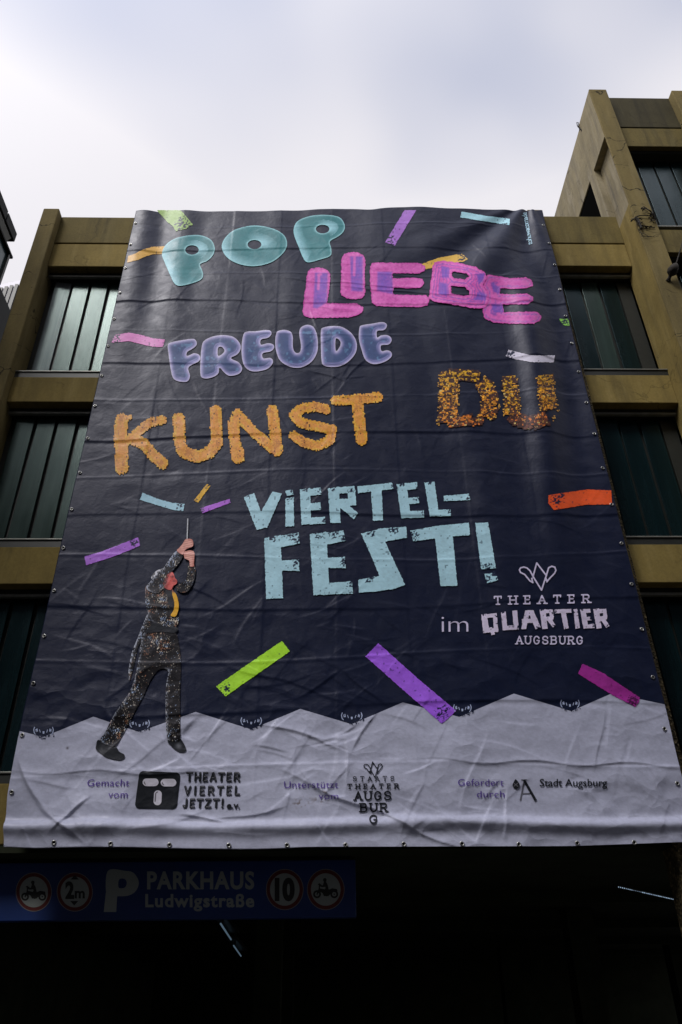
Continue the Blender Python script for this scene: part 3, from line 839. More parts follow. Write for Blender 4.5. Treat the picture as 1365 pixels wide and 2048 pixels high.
# crown-like stamp marks in the dips of the zigzag
def stamp_marks():
    wht, nav = alb(150, 160, 190), NAVY
    for (cx, cy, k) in ((88, 1466, 1.0), (280, 1452, 1.0), (503, 1447, 1.05), (704, 1437, 1.05), (925, 1421, 0.9), (1140, 1412, .95)):
        sh = Shape()
        for sx in (-1, 1):
            sh.stroke([(cx + sx * 18 * k, cy - 11), (cx + sx * 19.6 * k, cy - 6), (cx + sx * 18.5 * k, cy), (cx + sx * 16 * k, cy + 3)], 0.9)
            sh.stroke([(cx + sx * 13 * k, cy - 8), (cx + sx * 12 * k, cy - 3)], 0.8); sh.stroke([(cx + sx * 8 * k, cy - 6), (cx + sx * 6.5 * k, cy - 1)], 0.7)
            sh.stroke([(cx + sx * 15.5 * k, cy - 7), (cx + sx * 14.6 * k, cy - 2)], 0.6)
        sh.poly([(cx - 2, cy - 3), (cx + 2, cy - 3), (cx + 1.5, cy + 2), (cx - 1.5, cy + 2)])
        paint('crown_mark', sh, wht, 0.8, 2)
        dk = Shape()
        r = random.Random(int(cx))
        for _ in range(26):
            x = cx + r.uniform(-22, 22) * k; y = cy + 10 - abs(x - cx) * 0.33 + r.uniform(-4, 3)
            dk.poly([(x, y), (x + r.uniform(1.5, 4), y), (x + 2, y + r.uniform(1.5, 3))])
        paint('crown_flecks', dk, nav * 1.4, 0.9, 2)  # dark printed flecks below each crown
stamp_marks()

# ------------------------------------------------------------------ print: tape strips
def tape_col(col, ends, k=1.0, inkc=None, seed=1, dens=.56):
    col = np.asarray(col)
    inkc = NAVY * 1.5 if inkc is None else inkc
    def f(px, py, d, nx, ny):
        v = fbm(px * .06, py * .06, seed, 2)
        c = col[None, :] * (1 + .18 * v[:, None]) * np.ones((len(px), 1))
        for (ex, ey, r) in ends:
            g = np.exp(-(((px - ex) / r) ** 2 + ((py - ey) / r) ** 2) ** 1.5)
            n1 = speckle(px, py, .42, seed + 3) * .6 + .4 * vnoise(px * .18 + py * .5, py * .2, seed + 4)
            c = mixv(c, inkc, smooth(dens, dens + .07, n1 * (0.35 + .65 * g) + .18 * g - .06) * (g > .12))
        n2 = speckle(px, py, .22, seed + 9)
        c = mixv(c, inkc, smooth(.90, .93, n2) * .6)
        return c
    return f
A1 = tr(220, 400, 3.4125); A3 = tr(580, 400, 2.528); A5 = tr(1000, 400, 3.74); A8 = tr(840, 720, 2.6); A6 = tr(200, 720, 3.25)
AM = tr(150, 1020, 3.689); AG = tr(400, 1260, 2.4375); AQ = tr(840, 1100, 2.6)
def tape(T, pts, col, ends, label, k=1.0, layer=2, seed=1, inkc=None):
    P = T(pts); E = [(*T([(x, y)])[0], r) for x, y, r in ends]
    paint('tape_strip', Shape().poly(P), tape_col(alb(*col, k), E, seed=seed, inkc=inkc), 1.3, layer, rough=0.7, label=label)
tape(A1, [(323, 72), (485, 72), (567, 170), (520, 200), (450, 215), (430, 180), (390, 150)], (140, 170, 95), [(500, 170, 22)], 'pale green tape strip at the top edge', seed=2)
tape(A1, [(128, 385), (175, 368), (230, 340), (290, 322), (385, 318), (370, 372), (300, 372), (250, 385), (200, 410), (118, 430)], (228, 178, 85), [], 'wavy yellow tape strip left of the letters', seed=3)
tape(A1, [(28, 925), (130, 907), (200, 920), (290, 945), (378, 955), (362, 1005), (290, 1003), (210, 985), (130, 965), (13, 976)], (215, 128, 195), [(45, 945, 14)], 'pink tape strip at the left edge', seed=4)
tape(A3, [(580, 54), (640, 54), (530, 232), (482, 215)], (155, 105, 190), [(515, 205, 14)], 'purple tape strip at the top edge', seed=5)
tape(A3, [(868, 60), (990, 82), (1112, 97), (1110, 128), (1000, 112), (862, 90)], (155, 200, 215), [(1090, 110, 10)], 'light blue tape strip at the top right', seed=6)
tape(A3, [(655, 330), (750, 295), (870, 272), (900, 300), (880, 312), (790, 325), (690, 352)], (232, 188, 85), [(865, 288, 12)], 'yellow tape strip behind the pink letters', seed=7)
tape(A5, [(65, 1122), (150, 1145), (240, 1165), (412, 1165), (402, 1218), (230, 1215), (120, 1195), (45, 1170)], (222, 218, 238), [(75, 1150, 13)], 'white tape strip near the right edge', k=1.25, seed=8)
tape(A5, [(445, 890), (512, 892), (522, 943), (490, 943), (455, 920)], (115, 170, 70), [(480, 915, 12)], 'small green tape strip at the right edge', seed=9)
tape(A8, [(668, 705), (760, 690), (870, 675), (995, 680), (1000, 752), (860, 755), (770, 770), (695, 782), (668, 745)], (230, 88, 38), [(715, 725, 20)], 'orange tape strip at the right edge', k=1.35, seed=10)
tape(A6, [(278, 865), (380, 905), (470, 930), (553, 938), (545, 985), (470, 975), (370, 945), (262, 910)], (165, 208, 228), [(525, 955, 12)], 'light blue tape strip above the baton', seed=11)
tape(A6, [(698, 805), (720, 820), (640, 930), (612, 915)], (215, 168, 55), [(625, 915, 7), (705, 815, 6)], 'small yellow tape strip above the baton', seed=12)
tape(A6, [(655, 965), (845, 905), (850, 930), (670, 998)], (160, 95, 195), [(665, 975, 9)], 'thin purple tape strip above the baton', seed=13)
tape(AM, [(72, 345), (180, 315), (300, 270), (470, 203), (483, 265), (330, 330), (200, 375), (85, 410)], (158, 100, 200), [(440, 240, 14)], 'purple tape strip left of the printed man', seed=14)
tape(AG, [(400, 55), (440, 105), (125, 325), (80, 275)], (150, 200, 48), [(125, 285, 17)], 'bright green tape strip below the blue letters', k=1.1, seed=15)
tape(AG, [(870, 65), (1060, 235), (1250, 395), (1180, 458), (1010, 310), (808, 130)], (150, 88, 215), [(1180, 405, 22)], 'long purple tape strip dipping into the white field', k=1.2, seed=16)
tape(AQ, [(845, 592), (950, 640), (1143, 768), (1140, 790), (1120, 818), (1000, 755), (822, 645)], (140, 40, 128), [(1110, 785, 16)], 'dark magenta tape strip at the lower right', k=1.05, seed=17, inkc=alb(70, 18, 66))

# ------------------------------------------------------------------ print: POP
TEAL, TEAL_L, TEAL_R = alb(50, 116, 122), alb(158, 212, 226), alb(150, 205, 214)
def teal(px, py, d, nx, ny):
    side = np.clip(-nx * .85 + ny * .40, 0, 1)
    c = mixv(np.tile(TEAL, (len(px), 1)), TEAL_L, side * np.exp(-(d / 13.0) ** 2) * 1.1)
    c = mixv(c, alb(48, 108, 116), np.exp(-((d - 16) / 6.0) ** 2) * .45 * (1 - side))
    c = mixv(c, TEAL_R, np.exp(-(d / 2.0) ** 2) * .85)
    return c * (1 + .10 * fbm(px * .05, py * .05, 8, 2)[:, None])
def jelly(T, pts, hx, hy, rx, ry):
    s = 3.4125 if T is A1 else 2.528
    h = Shape().ell(*T([(hx, hy)])[0], rx / s, ry / s)
    o = paint('jelly_letter', Shape().poly(catmull(T(pts))), teal, 1.3, 3, hole=h, rnd=1)
jelly(A1, [(357, 375), (380, 315), (440, 270), (530, 247), (620, 245), (690, 275), (717, 330), (705, 380), (665, 420), (618, 442), (630, 480), (638, 515), (625, 545), (570, 570), (480, 590), (440, 570), (415, 520), (380, 440)], 562, 345, 46, 32)
jelly(A1, [(765, 325), (790, 260), (860, 205), (985, 178), (1110, 198), (1190, 245), (1210, 310), (1180, 370), (1100, 430), (985, 456), (880, 440), (800, 395)], 988, 308, 47, 31)
jelly(A3, [(20, 150), (40, 110), (100, 85), (180, 78), (250, 90), (278, 130), (270, 165), (240, 190), (203, 213), (210, 250), (205, 285), (150, 305), (90, 318), (65, 290), (45, 240), (25, 190)], 166, 150, 34, 22)

# ------------------------------------------------------------------ print: LIEBE
Z1 = tr(590, 490, 5.056); Z2 = tr(840, 490, 5.056)
PINK, PINK_D, PURP, PINK_L = alb(220, 104, 190, 1.05), alb(178, 62, 150), alb(106, 74, 172), alb(236, 160, 215)
def liebe(name, T, pts, holes, purples, streaks, stripes=0, dark=1.0, layer=3):
    pu = [Shape().poly(T(p)) for p in purples]; stx = [(Shape().stroke(T(p), 2.6)) for p in streaks]
    def col(px, py, d, nx, ny):
        v = fbm(px * .25, py * .25, 12, 3)
        c = mixv(np.tile(PINK, (len(px), 1)), PINK_D, .5 + v * 1.3 - .35 * np.exp(-((d - 6) / 5) ** 2))
        if stripes: c = mixv(c, PURP * .9, (np.sin(d * stripes + v * 3) * .5 + .5) ** 3 * smooth(2, 5, d) * .75)
        for s in pu: c = mixv(c, PURP, smooth(2.0, -2.5, s.ev(px, py)) * (.85 + v * .3))
        for s in stx: c = mixv(c, PINK, smooth(1.6, -1.5, s.ev(px, py)) * .8)
        c = mixv(c, PINK_L, np.exp(-((d - 4.5) / 1.1) ** 2) * .35 * smooth(-.2, .4, np.sin(px * .7 + py * .5)))
        c = mixv(c, PINK_D, np.exp(-(d / 1.2) ** 2) * .5)
        return c * dark
    h = Shape().loops([T(q) for q in holes]) if holes else None
    paint('fuzzy_letter', Shape().poly(T(pts)), col, 1.2, layer, rough=1.3, rnd=2, hole=h)
liebe('L', Z1, [(120, 330), (130, 275), (170, 243), (240, 233), (320, 250), (358, 300), (358, 380), (328, 592), (480, 596), (630, 596), (695, 640), (690, 675), (640, 715), (560, 738), (150, 745), (85, 715), (78, 670), (90, 580)], [], [[(205, 285), (335, 285), (325, 590), (225, 650), (185, 640)]], [[(240, 310), (262, 300)], [(245, 310), (238, 450)]])
liebe('I', Z1, [(470, 150), (500, 100), (560, 78), (640, 78), (700, 110), (714, 160), (708, 300), (710, 490), (690, 540), (620, 556), (530, 548), (480, 520), (462, 490), (470, 300)], [], [[(560, 120), (690, 120), (690, 480), (570, 470)]], [[(605, 130), (600, 310)]])
liebe('E', Z1, [(758, 230), (775, 192), (820, 183), (1000, 186), (1250, 186), (1318, 215), (1316, 265), (1260, 293), (990, 293), (988, 342), (1200, 336), (1290, 346), (1312, 390), (1280, 436), (1200, 444), (998, 440), (995, 505), (1100, 510), (1330, 515), (1362, 560), (1345, 615), (1270, 634), (1000, 628), (830, 624), (780, 590), (762, 400)], [], [[(835, 275), (985, 275), (995, 505), (830, 470)]], [])
liebe('B', Z2, [(130, 220), (150, 180), (240, 168), (400, 188), (560, 230), (650, 280), (685, 340), (632, 412), (680, 475), (695, 560), (670, 640), (560, 650), (400, 622), (150, 580), (92, 555), (98, 490), (115, 340)],
      [[(328, 276), (470, 296), (496, 325), (455, 358), (345, 344), (322, 320)], [(320, 420), (450, 432), (496, 472), (494, 512), (440, 524), (318, 500)]],
      [[(215, 215), (300, 240), (290, 340), (220, 340)], [(200, 380), (280, 400), (280, 520), (190, 510)], [(570, 300), (660, 290), (640, 380), (590, 400)], [(600, 470), (680, 510), (660, 570), (540, 570)]], [], 1.15, layer=4)
liebe('E', Z2, [(680, 303), (800, 322), (930, 343), (1070, 332), (1130, 362), (1142, 420), (1080, 444), (950, 448), (815, 445), (808, 502), (950, 503), (1080, 494), (1142, 530), (1146, 570), (1090, 605), (838, 608), (848, 688), (1000, 680), (1190, 682), (1226, 720), (1218, 775), (1150, 803), (900, 802), (740, 788), (650, 745), (635, 680), (640, 640), (690, 570), (680, 480), (640, 420), (675, 340)], [], [[(730, 380), (815, 440), (808, 505), (740, 480)], [(720, 600), (838, 605), (848, 690), (740, 690)]], [[(820, 350), (1100, 390)], [(840, 550), (1100, 545)]], 0.5, .92)

# ------------------------------------------------------------------ print: FREUDE
F1 = tr(320, 640, 5.6875); F2 = tr(560, 630, 5.6875)
BUB, BUB_R, BUB_M = alb(54, 72, 114), alb(226, 220, 250, 1.5), alb(150, 143, 200)
def bubble(px, py, d, nx, ny):
    c = mixv(np.tile(BUB, (len(px), 1)), BUB_M, np.exp(-(d / 5.5) ** 2) * .9)
    lit = .35 + .65 * np.clip(-ny * .7 - nx * .5, 0, 1)
    c = mixv(c, BUB_R, np.exp(-(d / 3.4) ** 2) * lit * .9)
    c = mixv(c, BUB_R, np.exp(-(d / 1.3) ** 2) * .85)
    c = mixv(c, BUB_M, np.exp(-((d - 7.5) / .8) ** 2) * .5 * smooth(.2, .8, nx * .6 + ny * .8))
    v = fbm(px * .12, py * .12, 44, 3)
    c = mixv(c, alb(96, 138, 176), smooth(.12, .25, v) * .5 * smooth(4, 8, d))
    return c * (1 + .12 * fbm(px * .07, py * .07, 14, 2)[:, None])
def bub(T, pts, hole=None):
    h = Shape().poly(catmull(T(hole))) if hole else None
    paint('bubble_letter', Shape().poly(catmull(T(pts))), bubble, 1.15, 3, hole=h, rnd=1)
bub(F1, [(92, 300), (120, 265), (200, 245), (370, 220), (415, 245), (420, 290), (380, 330), (315, 370), (313, 415), (390, 385), (445, 400), (462, 440), (440, 480), (330, 545), (345, 640), (330, 690), (290, 712), (200, 700), (150, 660), (125, 560), (105, 420)])
bub(F1, [(480, 300), (510, 240), (600, 195), (720, 178), (840, 200), (910, 270), (920, 340), (880, 400), (812, 442), (900, 490), (938, 560), (900, 620), (800, 642), (740, 610), (682, 550), (670, 610), (620, 650), (540, 672), (480, 660), (462, 600), (465, 450)], [(662, 335), (680, 312), (712, 318), (737, 352), (715, 390), (665, 414)])
bub(F1, [(950, 180), (990, 140), (1090, 135), (1200, 120), (1260, 130), (1270, 170), (1230, 210), (1153, 230), (1153, 287), (1230, 270), (1290, 285), (1300, 325), (1260, 365), (1173, 385), (1178, 442), (1250, 437), (1285, 460), (1280, 510), (1220, 565), (1100, 592), (1010, 575), (950, 500), (930, 340)])
bub(F2, [(-42, 225), (-20, 190), (50, 175), (120, 195), (148, 250), (150, 370), (170, 425), (205, 440), (235, 415), (240, 340), (222, 220), (240, 150), (310, 118), (380, 140), (420, 220), (435, 330), (425, 430), (370, 530), (270, 595), (170, 607), (80, 580), (0, 520), (-40, 420), (-52, 320)])
bub(F2, [(468, 185), (500, 148), (600, 132), (700, 140), (800, 200), (860, 280), (878, 370), (850, 460), (770, 545), (680, 590), (580, 598), (500, 580), (475, 520), (468, 350)], [(635, 285), (665, 280), (692, 320), (680, 370), (638, 417)])
bub(F2, [(905, 160), (930, 125), (1050, 105), (1160, 87), (1210, 105), (1215, 145), (1180, 180), (1108, 190), (1108, 262), (1150, 240), (1220, 235), (1265, 265), (1268, 310), (1230, 345), (1153, 352), (1158, 417), (1220, 408), (1268, 430), (1270, 480), (1210, 530), (1120, 562), (1040, 560), (970, 510), (930, 400), (900, 280)])

# ------------------------------------------------------------------ print: KUNST and DU, made of little blocks
def blocks(name, quads, cols, layer):
    """quads: list of (cx, cy, w, h, angle) in photo pixels"""
    Q = np.array(quads); n = len(Q)
    ca, sa = np.cos(Q[:, 4]), np.sin(Q[:, 4]); P = []
    for dx, dy in ((-.5, .5), (.5, .5), (.5, -.5), (-.5, -.5)):
        lx, ly = dx * Q[:, 2], dy * Q[:, 3]
        P.append(np.stack([Q[:, 0] + lx * ca - ly * sa, Q[:, 1] + lx * sa + ly * ca], 1))
    P = np.stack(P, 1).reshape(-1, 2)
    lay = np.repeat(np.arange(n) % 5, 4) * 0.0002
    W = on_cloth(P[:, 0], P[:, 1], 0.0035 * layer); W[:, 1] -= lay
    return raw_mesh(name, W, np.arange(4 * n), np.full(n, 4), M_PRINT, banner, False, np.repeat(np.array(cols), 4, 0))

K1 = tr(210, 780, 4.707); K6 = A6; K7 = tr(460, 740, 2.4375)
OR = [alb(238, 176, 58, 1.35), alb(226, 158, 50, 1.3), alb(246, 194, 78, 1.35), alb(208, 142, 50, 1.15), alb(234, 170, 86, 1.3)]
BR = [alb(212, 148, 68, 1.15), alb(198, 132, 62, 1.1), alb(222, 158, 70, 1.2), alb(182, 120, 60)]
def kunst(sh, ang):
    rr = random.Random(int(sh.bb[0]))
    x0, y0, x1, y1 = sh.bb; c = 2.3; q = []; col = []
    ca, sa = math.cos(ang), math.sin(ang)
    n = int(max(x1 - x0, y1 - y0) / c) + 8
    mx, my = (x0 + x1) / 2, (y0 + y1) / 2
    I, J = np.meshgrid(np.arange(-n, n), np.arange(-n, n)); lx = I.ravel() * c; ly = J.ravel() * c
    X = mx + lx * ca - ly * sa; Y = my + lx * sa + ly * ca
    D = sh.ev(X, Y)
    blk = fbm(I.ravel() * .20, J.ravel() * .11, 19, 1); hue = fbm(I.ravel() * .3, J.ravel() * .12, 29, 2)
    for i in range(len(X)):
        d = D[i] + rr.uniform(-1.2, 2.6) * (1 if rr.random() < .35 else .35)
        if d < 0:
            deep = -D[i]
            pal = BR if (deep > 4.6 + blk[i] * 8) else OR
            g = .5 + 1.3 * hue[i]; k = pal[int(min(.999, max(0, g + rr.gauss(0, .12))) * len(pal))] * rr.uniform(.92, 1.08)
            if deep > 2 and rr.random() < .02: k = alb(90, 58, 40)
            q.append((X[i], Y[i], c * rr.uniform(1.0, 1.25), c * rr.uniform(1.0, 1.9), ang)); col.append(k)
    blocks('block_letter', q, col, 3)
kunst(Shape().stroke(K1([(160, 290), (150, 430), (160, 580), (160, 735)]), 13.2).stroke(K1([(225, 480), (330, 385), (430, 310), (545, 290)]), 8.6).stroke(K1([(270, 470), (370, 510), (440, 600), (545, 695)]), 11.2).stroke(K1([(150, 280), (240, 262)]), 5), -.06)
kunst(Shape().stroke(K1([(697, 275), (703, 400), (705, 510), (745, 590), (860, 632), (985, 595), (1055, 500), (1050, 330), (1045, 205)]), 11.8), -.04)
kunst(Shape().stroke(K6([(895, 620), (875, 510), (870, 420), (895, 360)]), 11.0).stroke(K6([(895, 360), (930, 395), (1000, 470), (1120, 575)]), 10.2).stroke(K6([(1152, 590), (1140, 470), (1122, 335)]), 11.5).stroke(K6([(895, 600), (898, 632)]), 13.5), -.04)
kunst(Shape().stroke(K7([(470, 195), (420, 180), (350, 190), (312, 225), (350, 262), (440, 280), (500, 292), (488, 345), (430, 372), (360, 355), (312, 325)]), 9.6), -.04)
kunst(Shape().stroke(K7([(515, 150), (610, 148), (722, 135)]), 9.6).stroke(K7([(622, 150), (630, 240), (642, 340)]), 11.8), -.04)

D9 = tr(860, 720, 5.056)
def glitter(segs, seed):
    rr = random.Random(seed); q = []; col = []
    for pts, hw, dens, dark in segs:
        P = D9(pts); hw = hw / 5.056
        ln = sum(math.dist(a, b) for a, b in zip(P[:-1], P[1:])); npt = int(ln * hw * 2 / 6.2 * dens)
        cum = [0]
        for a, b in zip(P[:-1], P[1:]): cum.append(cum[-1] + math.dist(a, b))
        for pas in (0, 1, 2):
            for _ in range(int(npt * (0.8, 1.0, .9)[pas])):
                t = rr.uniform(0, cum[-1]); i = max(k for k in range(len(cum) - 1) if cum[k] <= t)
                a, b = P[i], P[i + 1]; f = (t - cum[i]) / (cum[i + 1] - cum[i])
                ux, uy = (b[0] - a[0]), (b[1] - a[1]); l = math.hypot(ux, uy); ux /= l; uy /= l
                o = rr.uniform(-1, 1) * hw * (1.0 if pas else 1.1)
                x = a[0] + ux * f * l - uy * o; y = a[1] + uy * f * l + ux * o
                x = round(x / 1.6) * 1.6 + rr.uniform(-.3, .3); y = round(y / 1.6) * 1.6
                dk = dark + (y - 745) / 150.0
                if pas == 0: k = alb(74, 46, 40) * rr.uniform(.4, .9); w, h = rr.uniform(3, 7), rr.uniform(3, 6)
                elif rr.random() < .16: k = alb(86, 46, 30) * rr.uniform(.6, 1.3); w, h = rr.uniform(2, 5), rr.uniform(1.6, 2.6)
                else:
                    b0, b1 = alb(255, 196, 44, 1.3), alb(228, 128, 50, 1.15)
                    k = (b0 * (1 - min(1, max(0, dk + rr.gauss(0, .25)))) + b1 * min(1, max(0, dk + rr.gauss(0, .2)))) * rr.uniform(.75, 1.15)
                    if rr.random() < .05: k = alb(255, 226, 140)
                    w, h = rr.uniform(2.6, 5.4), rr.uniform(2.0, 3.1)
                    if dark > .5 and rr.random() < .75: k = alb(104, 62, 48) * rr.uniform(.5, 1.2)
                q.append((x, y, w, h, rr.uniform(-.08, .08))); col.append(k)
        for _ in range(int(npt * .12)):   # stray sparks
            i = rr.randrange(len(P)); a = P[i]
            t = rr.random(); j = min(i + 1, len(P) - 1); b = P[j]
            x = a[0] + (b[0] - a[0]) * t + rr.choice([-1, 1]) * (hw + rr.uniform(0, 5)); y = a[1] + (b[1] - a[1]) * t + rr.uniform(-6, 6)
            q.append((x, y, rr.uniform(2, 3.4), rr.uniform(1.6, 2.4), 0)); col.append(alb(238, 180, 80) * rr.uniform(.6, 1.1))
    blocks('glitter_letter', q, col, 3)
glitter([([(195, 130), (190, 300), (195, 470), (175, 640)], 82, 1.0, .05), ([(200, 150), (330, 155), (495, 175)], 46, 1.7, -.1), ([(530, 220), (600, 360), (615, 470), (570, 590)], 70, .95, .1), ([(190, 640), (300, 630), (430, 600)], 45, .7, .45), ([(430, 640), (540, 610)], 38, .5, .95)], 3)
glitter([([(800, 170), (815, 300), (835, 470), (825, 560)], 62, 1.25, -.12), ([(820, 560), (900, 620), (1040, 640), (1180, 590)], 62, .8, .75), ([(1165, 160), (1175, 300), (1195, 420), (1210, 500)], 72, 1.0, .05)], 4)

# ------------------------------------------------------------------ print: big tape lettering
BLUE = (170, 210, 226)
def tape_word(name, letters, T, col, k, seed, ink=NAVY * 1.4, r=15, cell=1.25, layer=3, rough=.9, dens=.56):
    for li, quads in enumerate(letters):
        sh = Shape(); ends = []
        for qd, st in quads:
            P = T(qd); sh.poly(P)
            n = len(P)
            for s in st:
                a, b = P[s], P[(s + 1) % n]; ends.append(((a[0] + b[0]) / 2, (a[1] + b[1]) / 2, r))
        paint(name, sh, tape_col(alb(*col, k), ends, seed=seed + li * 5, inkc=ink, dens=dens), cell, layer, rough=rough)
W1 = [
 [([(68, 622), (118, 602), (182, 770), (132, 782)], [0]), ([(208, 595), (255, 605), (182, 772), (150, 700)], [])],
 [([(272, 628), (312, 622), (314, 764), (272, 766)], [0]), ([(270, 592), (303, 585), (312, 610), (280, 616)], [1])],
 [([(342, 585), (392, 578), (398, 752), (350, 758)], [0]), ([(385, 583), (443, 575), (446, 610), (388, 616)], [1]), ([(388, 652), (442, 648), (445, 684), (388, 688)], [1]), ([(390, 722), (465, 718), (467, 750), (390, 756)], [1])],
 [([(478, 580), (533, 572), (540, 748), (490, 748)], [0]), ([(528, 575), (608, 568), (612, 600), (528, 606)], [1]), ([(575, 590), (612, 588), (616, 662), (576, 664)], [0]), ([(534, 630), (584, 630), (584, 663), (534, 665)], []), ([(525, 662), (562, 648), (625, 700), (605, 730)], [2])],
 [([(622, 570), (790, 552), (799, 582), (625, 603)], [1]), ([(688, 585), (740, 582), (747, 735), (698, 737)], [])],
 [([(812, 560), (862, 553), (882, 722), (836, 726)], [0]), ([(858, 556), (912, 549), (917, 580), (860, 588)], [1]), ([(866, 626), (920, 622), (924, 652), (868, 656)], [1]), ([(874, 690), (945, 688), (948, 722), (876, 724)], [1])],
 [([(948, 552), (998, 546), (1020, 712), (976, 717)], [0]), ([(1010, 684), (1076, 682), (1078, 714), (1012, 716)], [1])],
 [([(1042, 616), (1165, 605), (1173, 636), (1044, 642)], [1])]]
W2 = [
 [([(168, 822), (248, 805), (260, 1115), (178, 1118)], [0]), ([(240, 812), (335, 795), (342, 848), (242, 868)], [0, 1]), ([(252, 932), (338, 926), (340, 982), (252, 980)], [1])],
 [([(390, 802), (470, 790), (488, 1098), (408, 1100)], [0]), ([(462, 797), (555, 785), (564, 835), (465, 855)], [0, 1]), ([(474, 918), (562, 912), (565, 968), (476, 968)], [1]), ([(482, 1040), (596, 1032), (600, 1092), (482, 1096)], [1])],
 [([(640, 800), (735, 775), (860, 766), (863, 820), (750, 840), (660, 845)], [0, 1]), ([(650, 820), (745, 815), (855, 1050), (780, 1075), (730, 1005)], []), ([(625, 1025), (735, 1005), (785, 1072), (700, 1083), (630, 1088)], [0])],
 [([(880, 785), (1010, 762), (1165, 747), (1170, 808), (1060, 814), (895, 838)], [5]), ([(998, 800), (1085, 800), (1110, 1055), (1027, 1055)], [])],
 [([(1195, 748), (1258, 745), (1297, 968), (1225, 975)], [2]), ([(1238, 996), (1295, 983), (1308, 1028), (1255, 1040)], [1, 3])]]
tape_word('tape_letter', W1, K7, BLUE, 1.12, 20, r=9)
tape_word('tape_letter', W2, K7, BLUE, 1.15, 60, r=17)
Q_ = [
 [([(318, 338), (348, 334), (362, 428), (330, 436)], [0]), ([(340, 338), (398, 330), (402, 352), (342, 356)], [1]), ([(380, 345), (400, 345), (408, 425), (384, 428)], [1]), ([(350, 412), (405, 405), (408, 428), (352, 432)], []), ([(358, 408), (374, 402), (390, 440), (372, 446)], [])],
 [([(422, 326), (446, 322), (456, 415), (430, 420)], [0]), ([(480, 318), (505, 316), (514, 412), (488, 416)], []), ([(432, 398), (512, 392), (514, 416), (432, 420)], [1])],
 [([(548, 316), (572, 316), (552, 414), (526, 414)], []), ([(560, 314), (590, 316), (628, 405), (600, 415)], [2]), ([(530, 362), (600, 358), (606, 380), (530, 384)], [])],
 [([(622, 312), (652, 310), (664, 412), (636, 414)], [0]), ([(648, 312), (690, 312), (696, 350), (676, 352), (672, 330), (650, 332)], [1]), ([(655, 350), (696, 345), (694, 364), (656, 372)], []), ([(658, 364), (680, 354), (704, 392), (692, 406)], [2])],
 [([(700, 312), (786, 308), (788, 328), (702, 332)], [3]), ([(732, 326), (758, 326), (774, 410), (750, 414)], [2])],
 [([(800, 330), (820, 328), (832, 408), (808, 412)], []), ([(797, 312), (816, 308), (820, 322), (802, 325)], [])],
 [([(832, 312), (860, 308), (876, 408), (850, 412)], [0]), ([(856, 310), (884, 308), (888, 328), (858, 330)], []), ([(862, 352), (890, 348), (894, 368), (864, 370)], [1]), ([(870, 390), (904, 386), (908, 408), (872, 410)], [1])],
 [([(900, 310), (930, 306), (944, 408), (918, 412)], [0]), ([(926, 310), (968, 308), (974, 350), (954, 352), (950, 330), (928, 332)], []), ([(932, 348), (974, 342), (972, 362), (934, 368)], []), ([(936, 362), (956, 352), (986, 398), (968, 406)], [2])]]
tape_word('tape_letter', Q_, AQ, (210, 200, 226), 1.45, 110, r=5.5, cell=1.0, rough=.5)

# ------------------------------------------------------------------ print: small lettering
def text_loops(s, bold=0.0, space=1.0):
    cu = bpy.data.curves.new('t', 'FONT'); cu.body = s; cu.resolution_u = 4; cu.offset = bold; cu.space_character = space
    ob = bpy.data.objects.new('t', cu); COL.objects.link(ob)
    dg = bpy.context.evaluated_depsgraph_get(); dg.update()
    me = bpy.data.meshes.new_from_object(ob.evaluated_get(dg))
    n = {}
    for p in me.polygons:
        for k in p.edge_keys: n[k] = n.get(k, 0) + 1
    co = np.array([v.co[:2] for v in me.vertices])
    ed = np.array([k for k, c in n.items() if c == 1])
    bpy.data.objects.remove(ob); bpy.data.curves.remove(cu); bpy.data.meshes.remove(me)
    return co, ed
CAP = {}
def text_shape(s, x0, y0, x1, y1, cap, bold=0.0, space=1.0, slant=0.0):
    """text from baseline start (x0,y0) to end (x1,y1); cap = capital height in photo pixels"""
    if 'H' not in CAP: CAP['H'] = text_loops('H')[0][:, 1].max()
    co, ed = text_loops(s, bold, space)
    lo, hi = co[:, 0].min(), co[:, 0].max()
    u = (co[:, 0] - lo) / (hi - lo); v = co[:, 1] / CAP['H'] * cap
    L_ = math.hypot(x1 - x0, y1 - y0); tx, ty = (x1 - x0) / L_, (y1 - y0) / L_
    X = x0 + (x1 - x0) * u + ty * v + tx * v * slant; Y = y0 + (y1 - y0) * u - tx * v + ty * v * slant
    P = np.stack([X, Y], 1); sh = Shape(); sh._grow(P)
    A, B = P[ed[:, 0]], P[ed[:, 1]]
    sh.f.append(lambda x, y: seg_sdf(x, y, A, B)); return sh
def text(name, s, x0, y0, x1, y1, cap, col, bold=0.0, space=1.0, cell=0.8, layer=3, slant=0.0, **kw):
    return paint(name, text_shape(s, x0, y0, x1, y1, cap, bold, space, slant), col, cell, layer, **kw)
LIL, INK, INK2 = alb(205, 198, 228, 1.35), np.array([0.012, 0.014, 0.018]), alb(78, 58, 128)
text('lettering', 'tohuwacomade', 1065.0, 489.5, 1053.0, 425.0, 10.2, alb(165, 200, 220, 1.1), .01, .95)
(x0, y0), (x1, y1) = AQ([(113, 429), (252, 428)])
text('lettering', 'im', x0, y0, x1, y1, 33, LIL, -.012)
for s, a, b in (('Gemacht', (478, 472), (707, 471)), ('vom', (592, 535), (698, 535))):
    (x0, y0), (x1, y1) = tr(0, 1400, 2.73)([a, b]); text('lettering', s, x0, y0, x1, y1, 13.5, INK2, .0, 1.05, slant=.12)
for s, a, b in (('Unterst\u00fctzt', (235, 466), (604, 465)), ('vom', (470, 543), (604, 543))):
    (x0, y0), (x1, y1) = tr(500, 1440, 3.4125)([a, b]); text('lettering', s, x0, y0, x1, y1, 13.2, INK2, .0, 1.05)
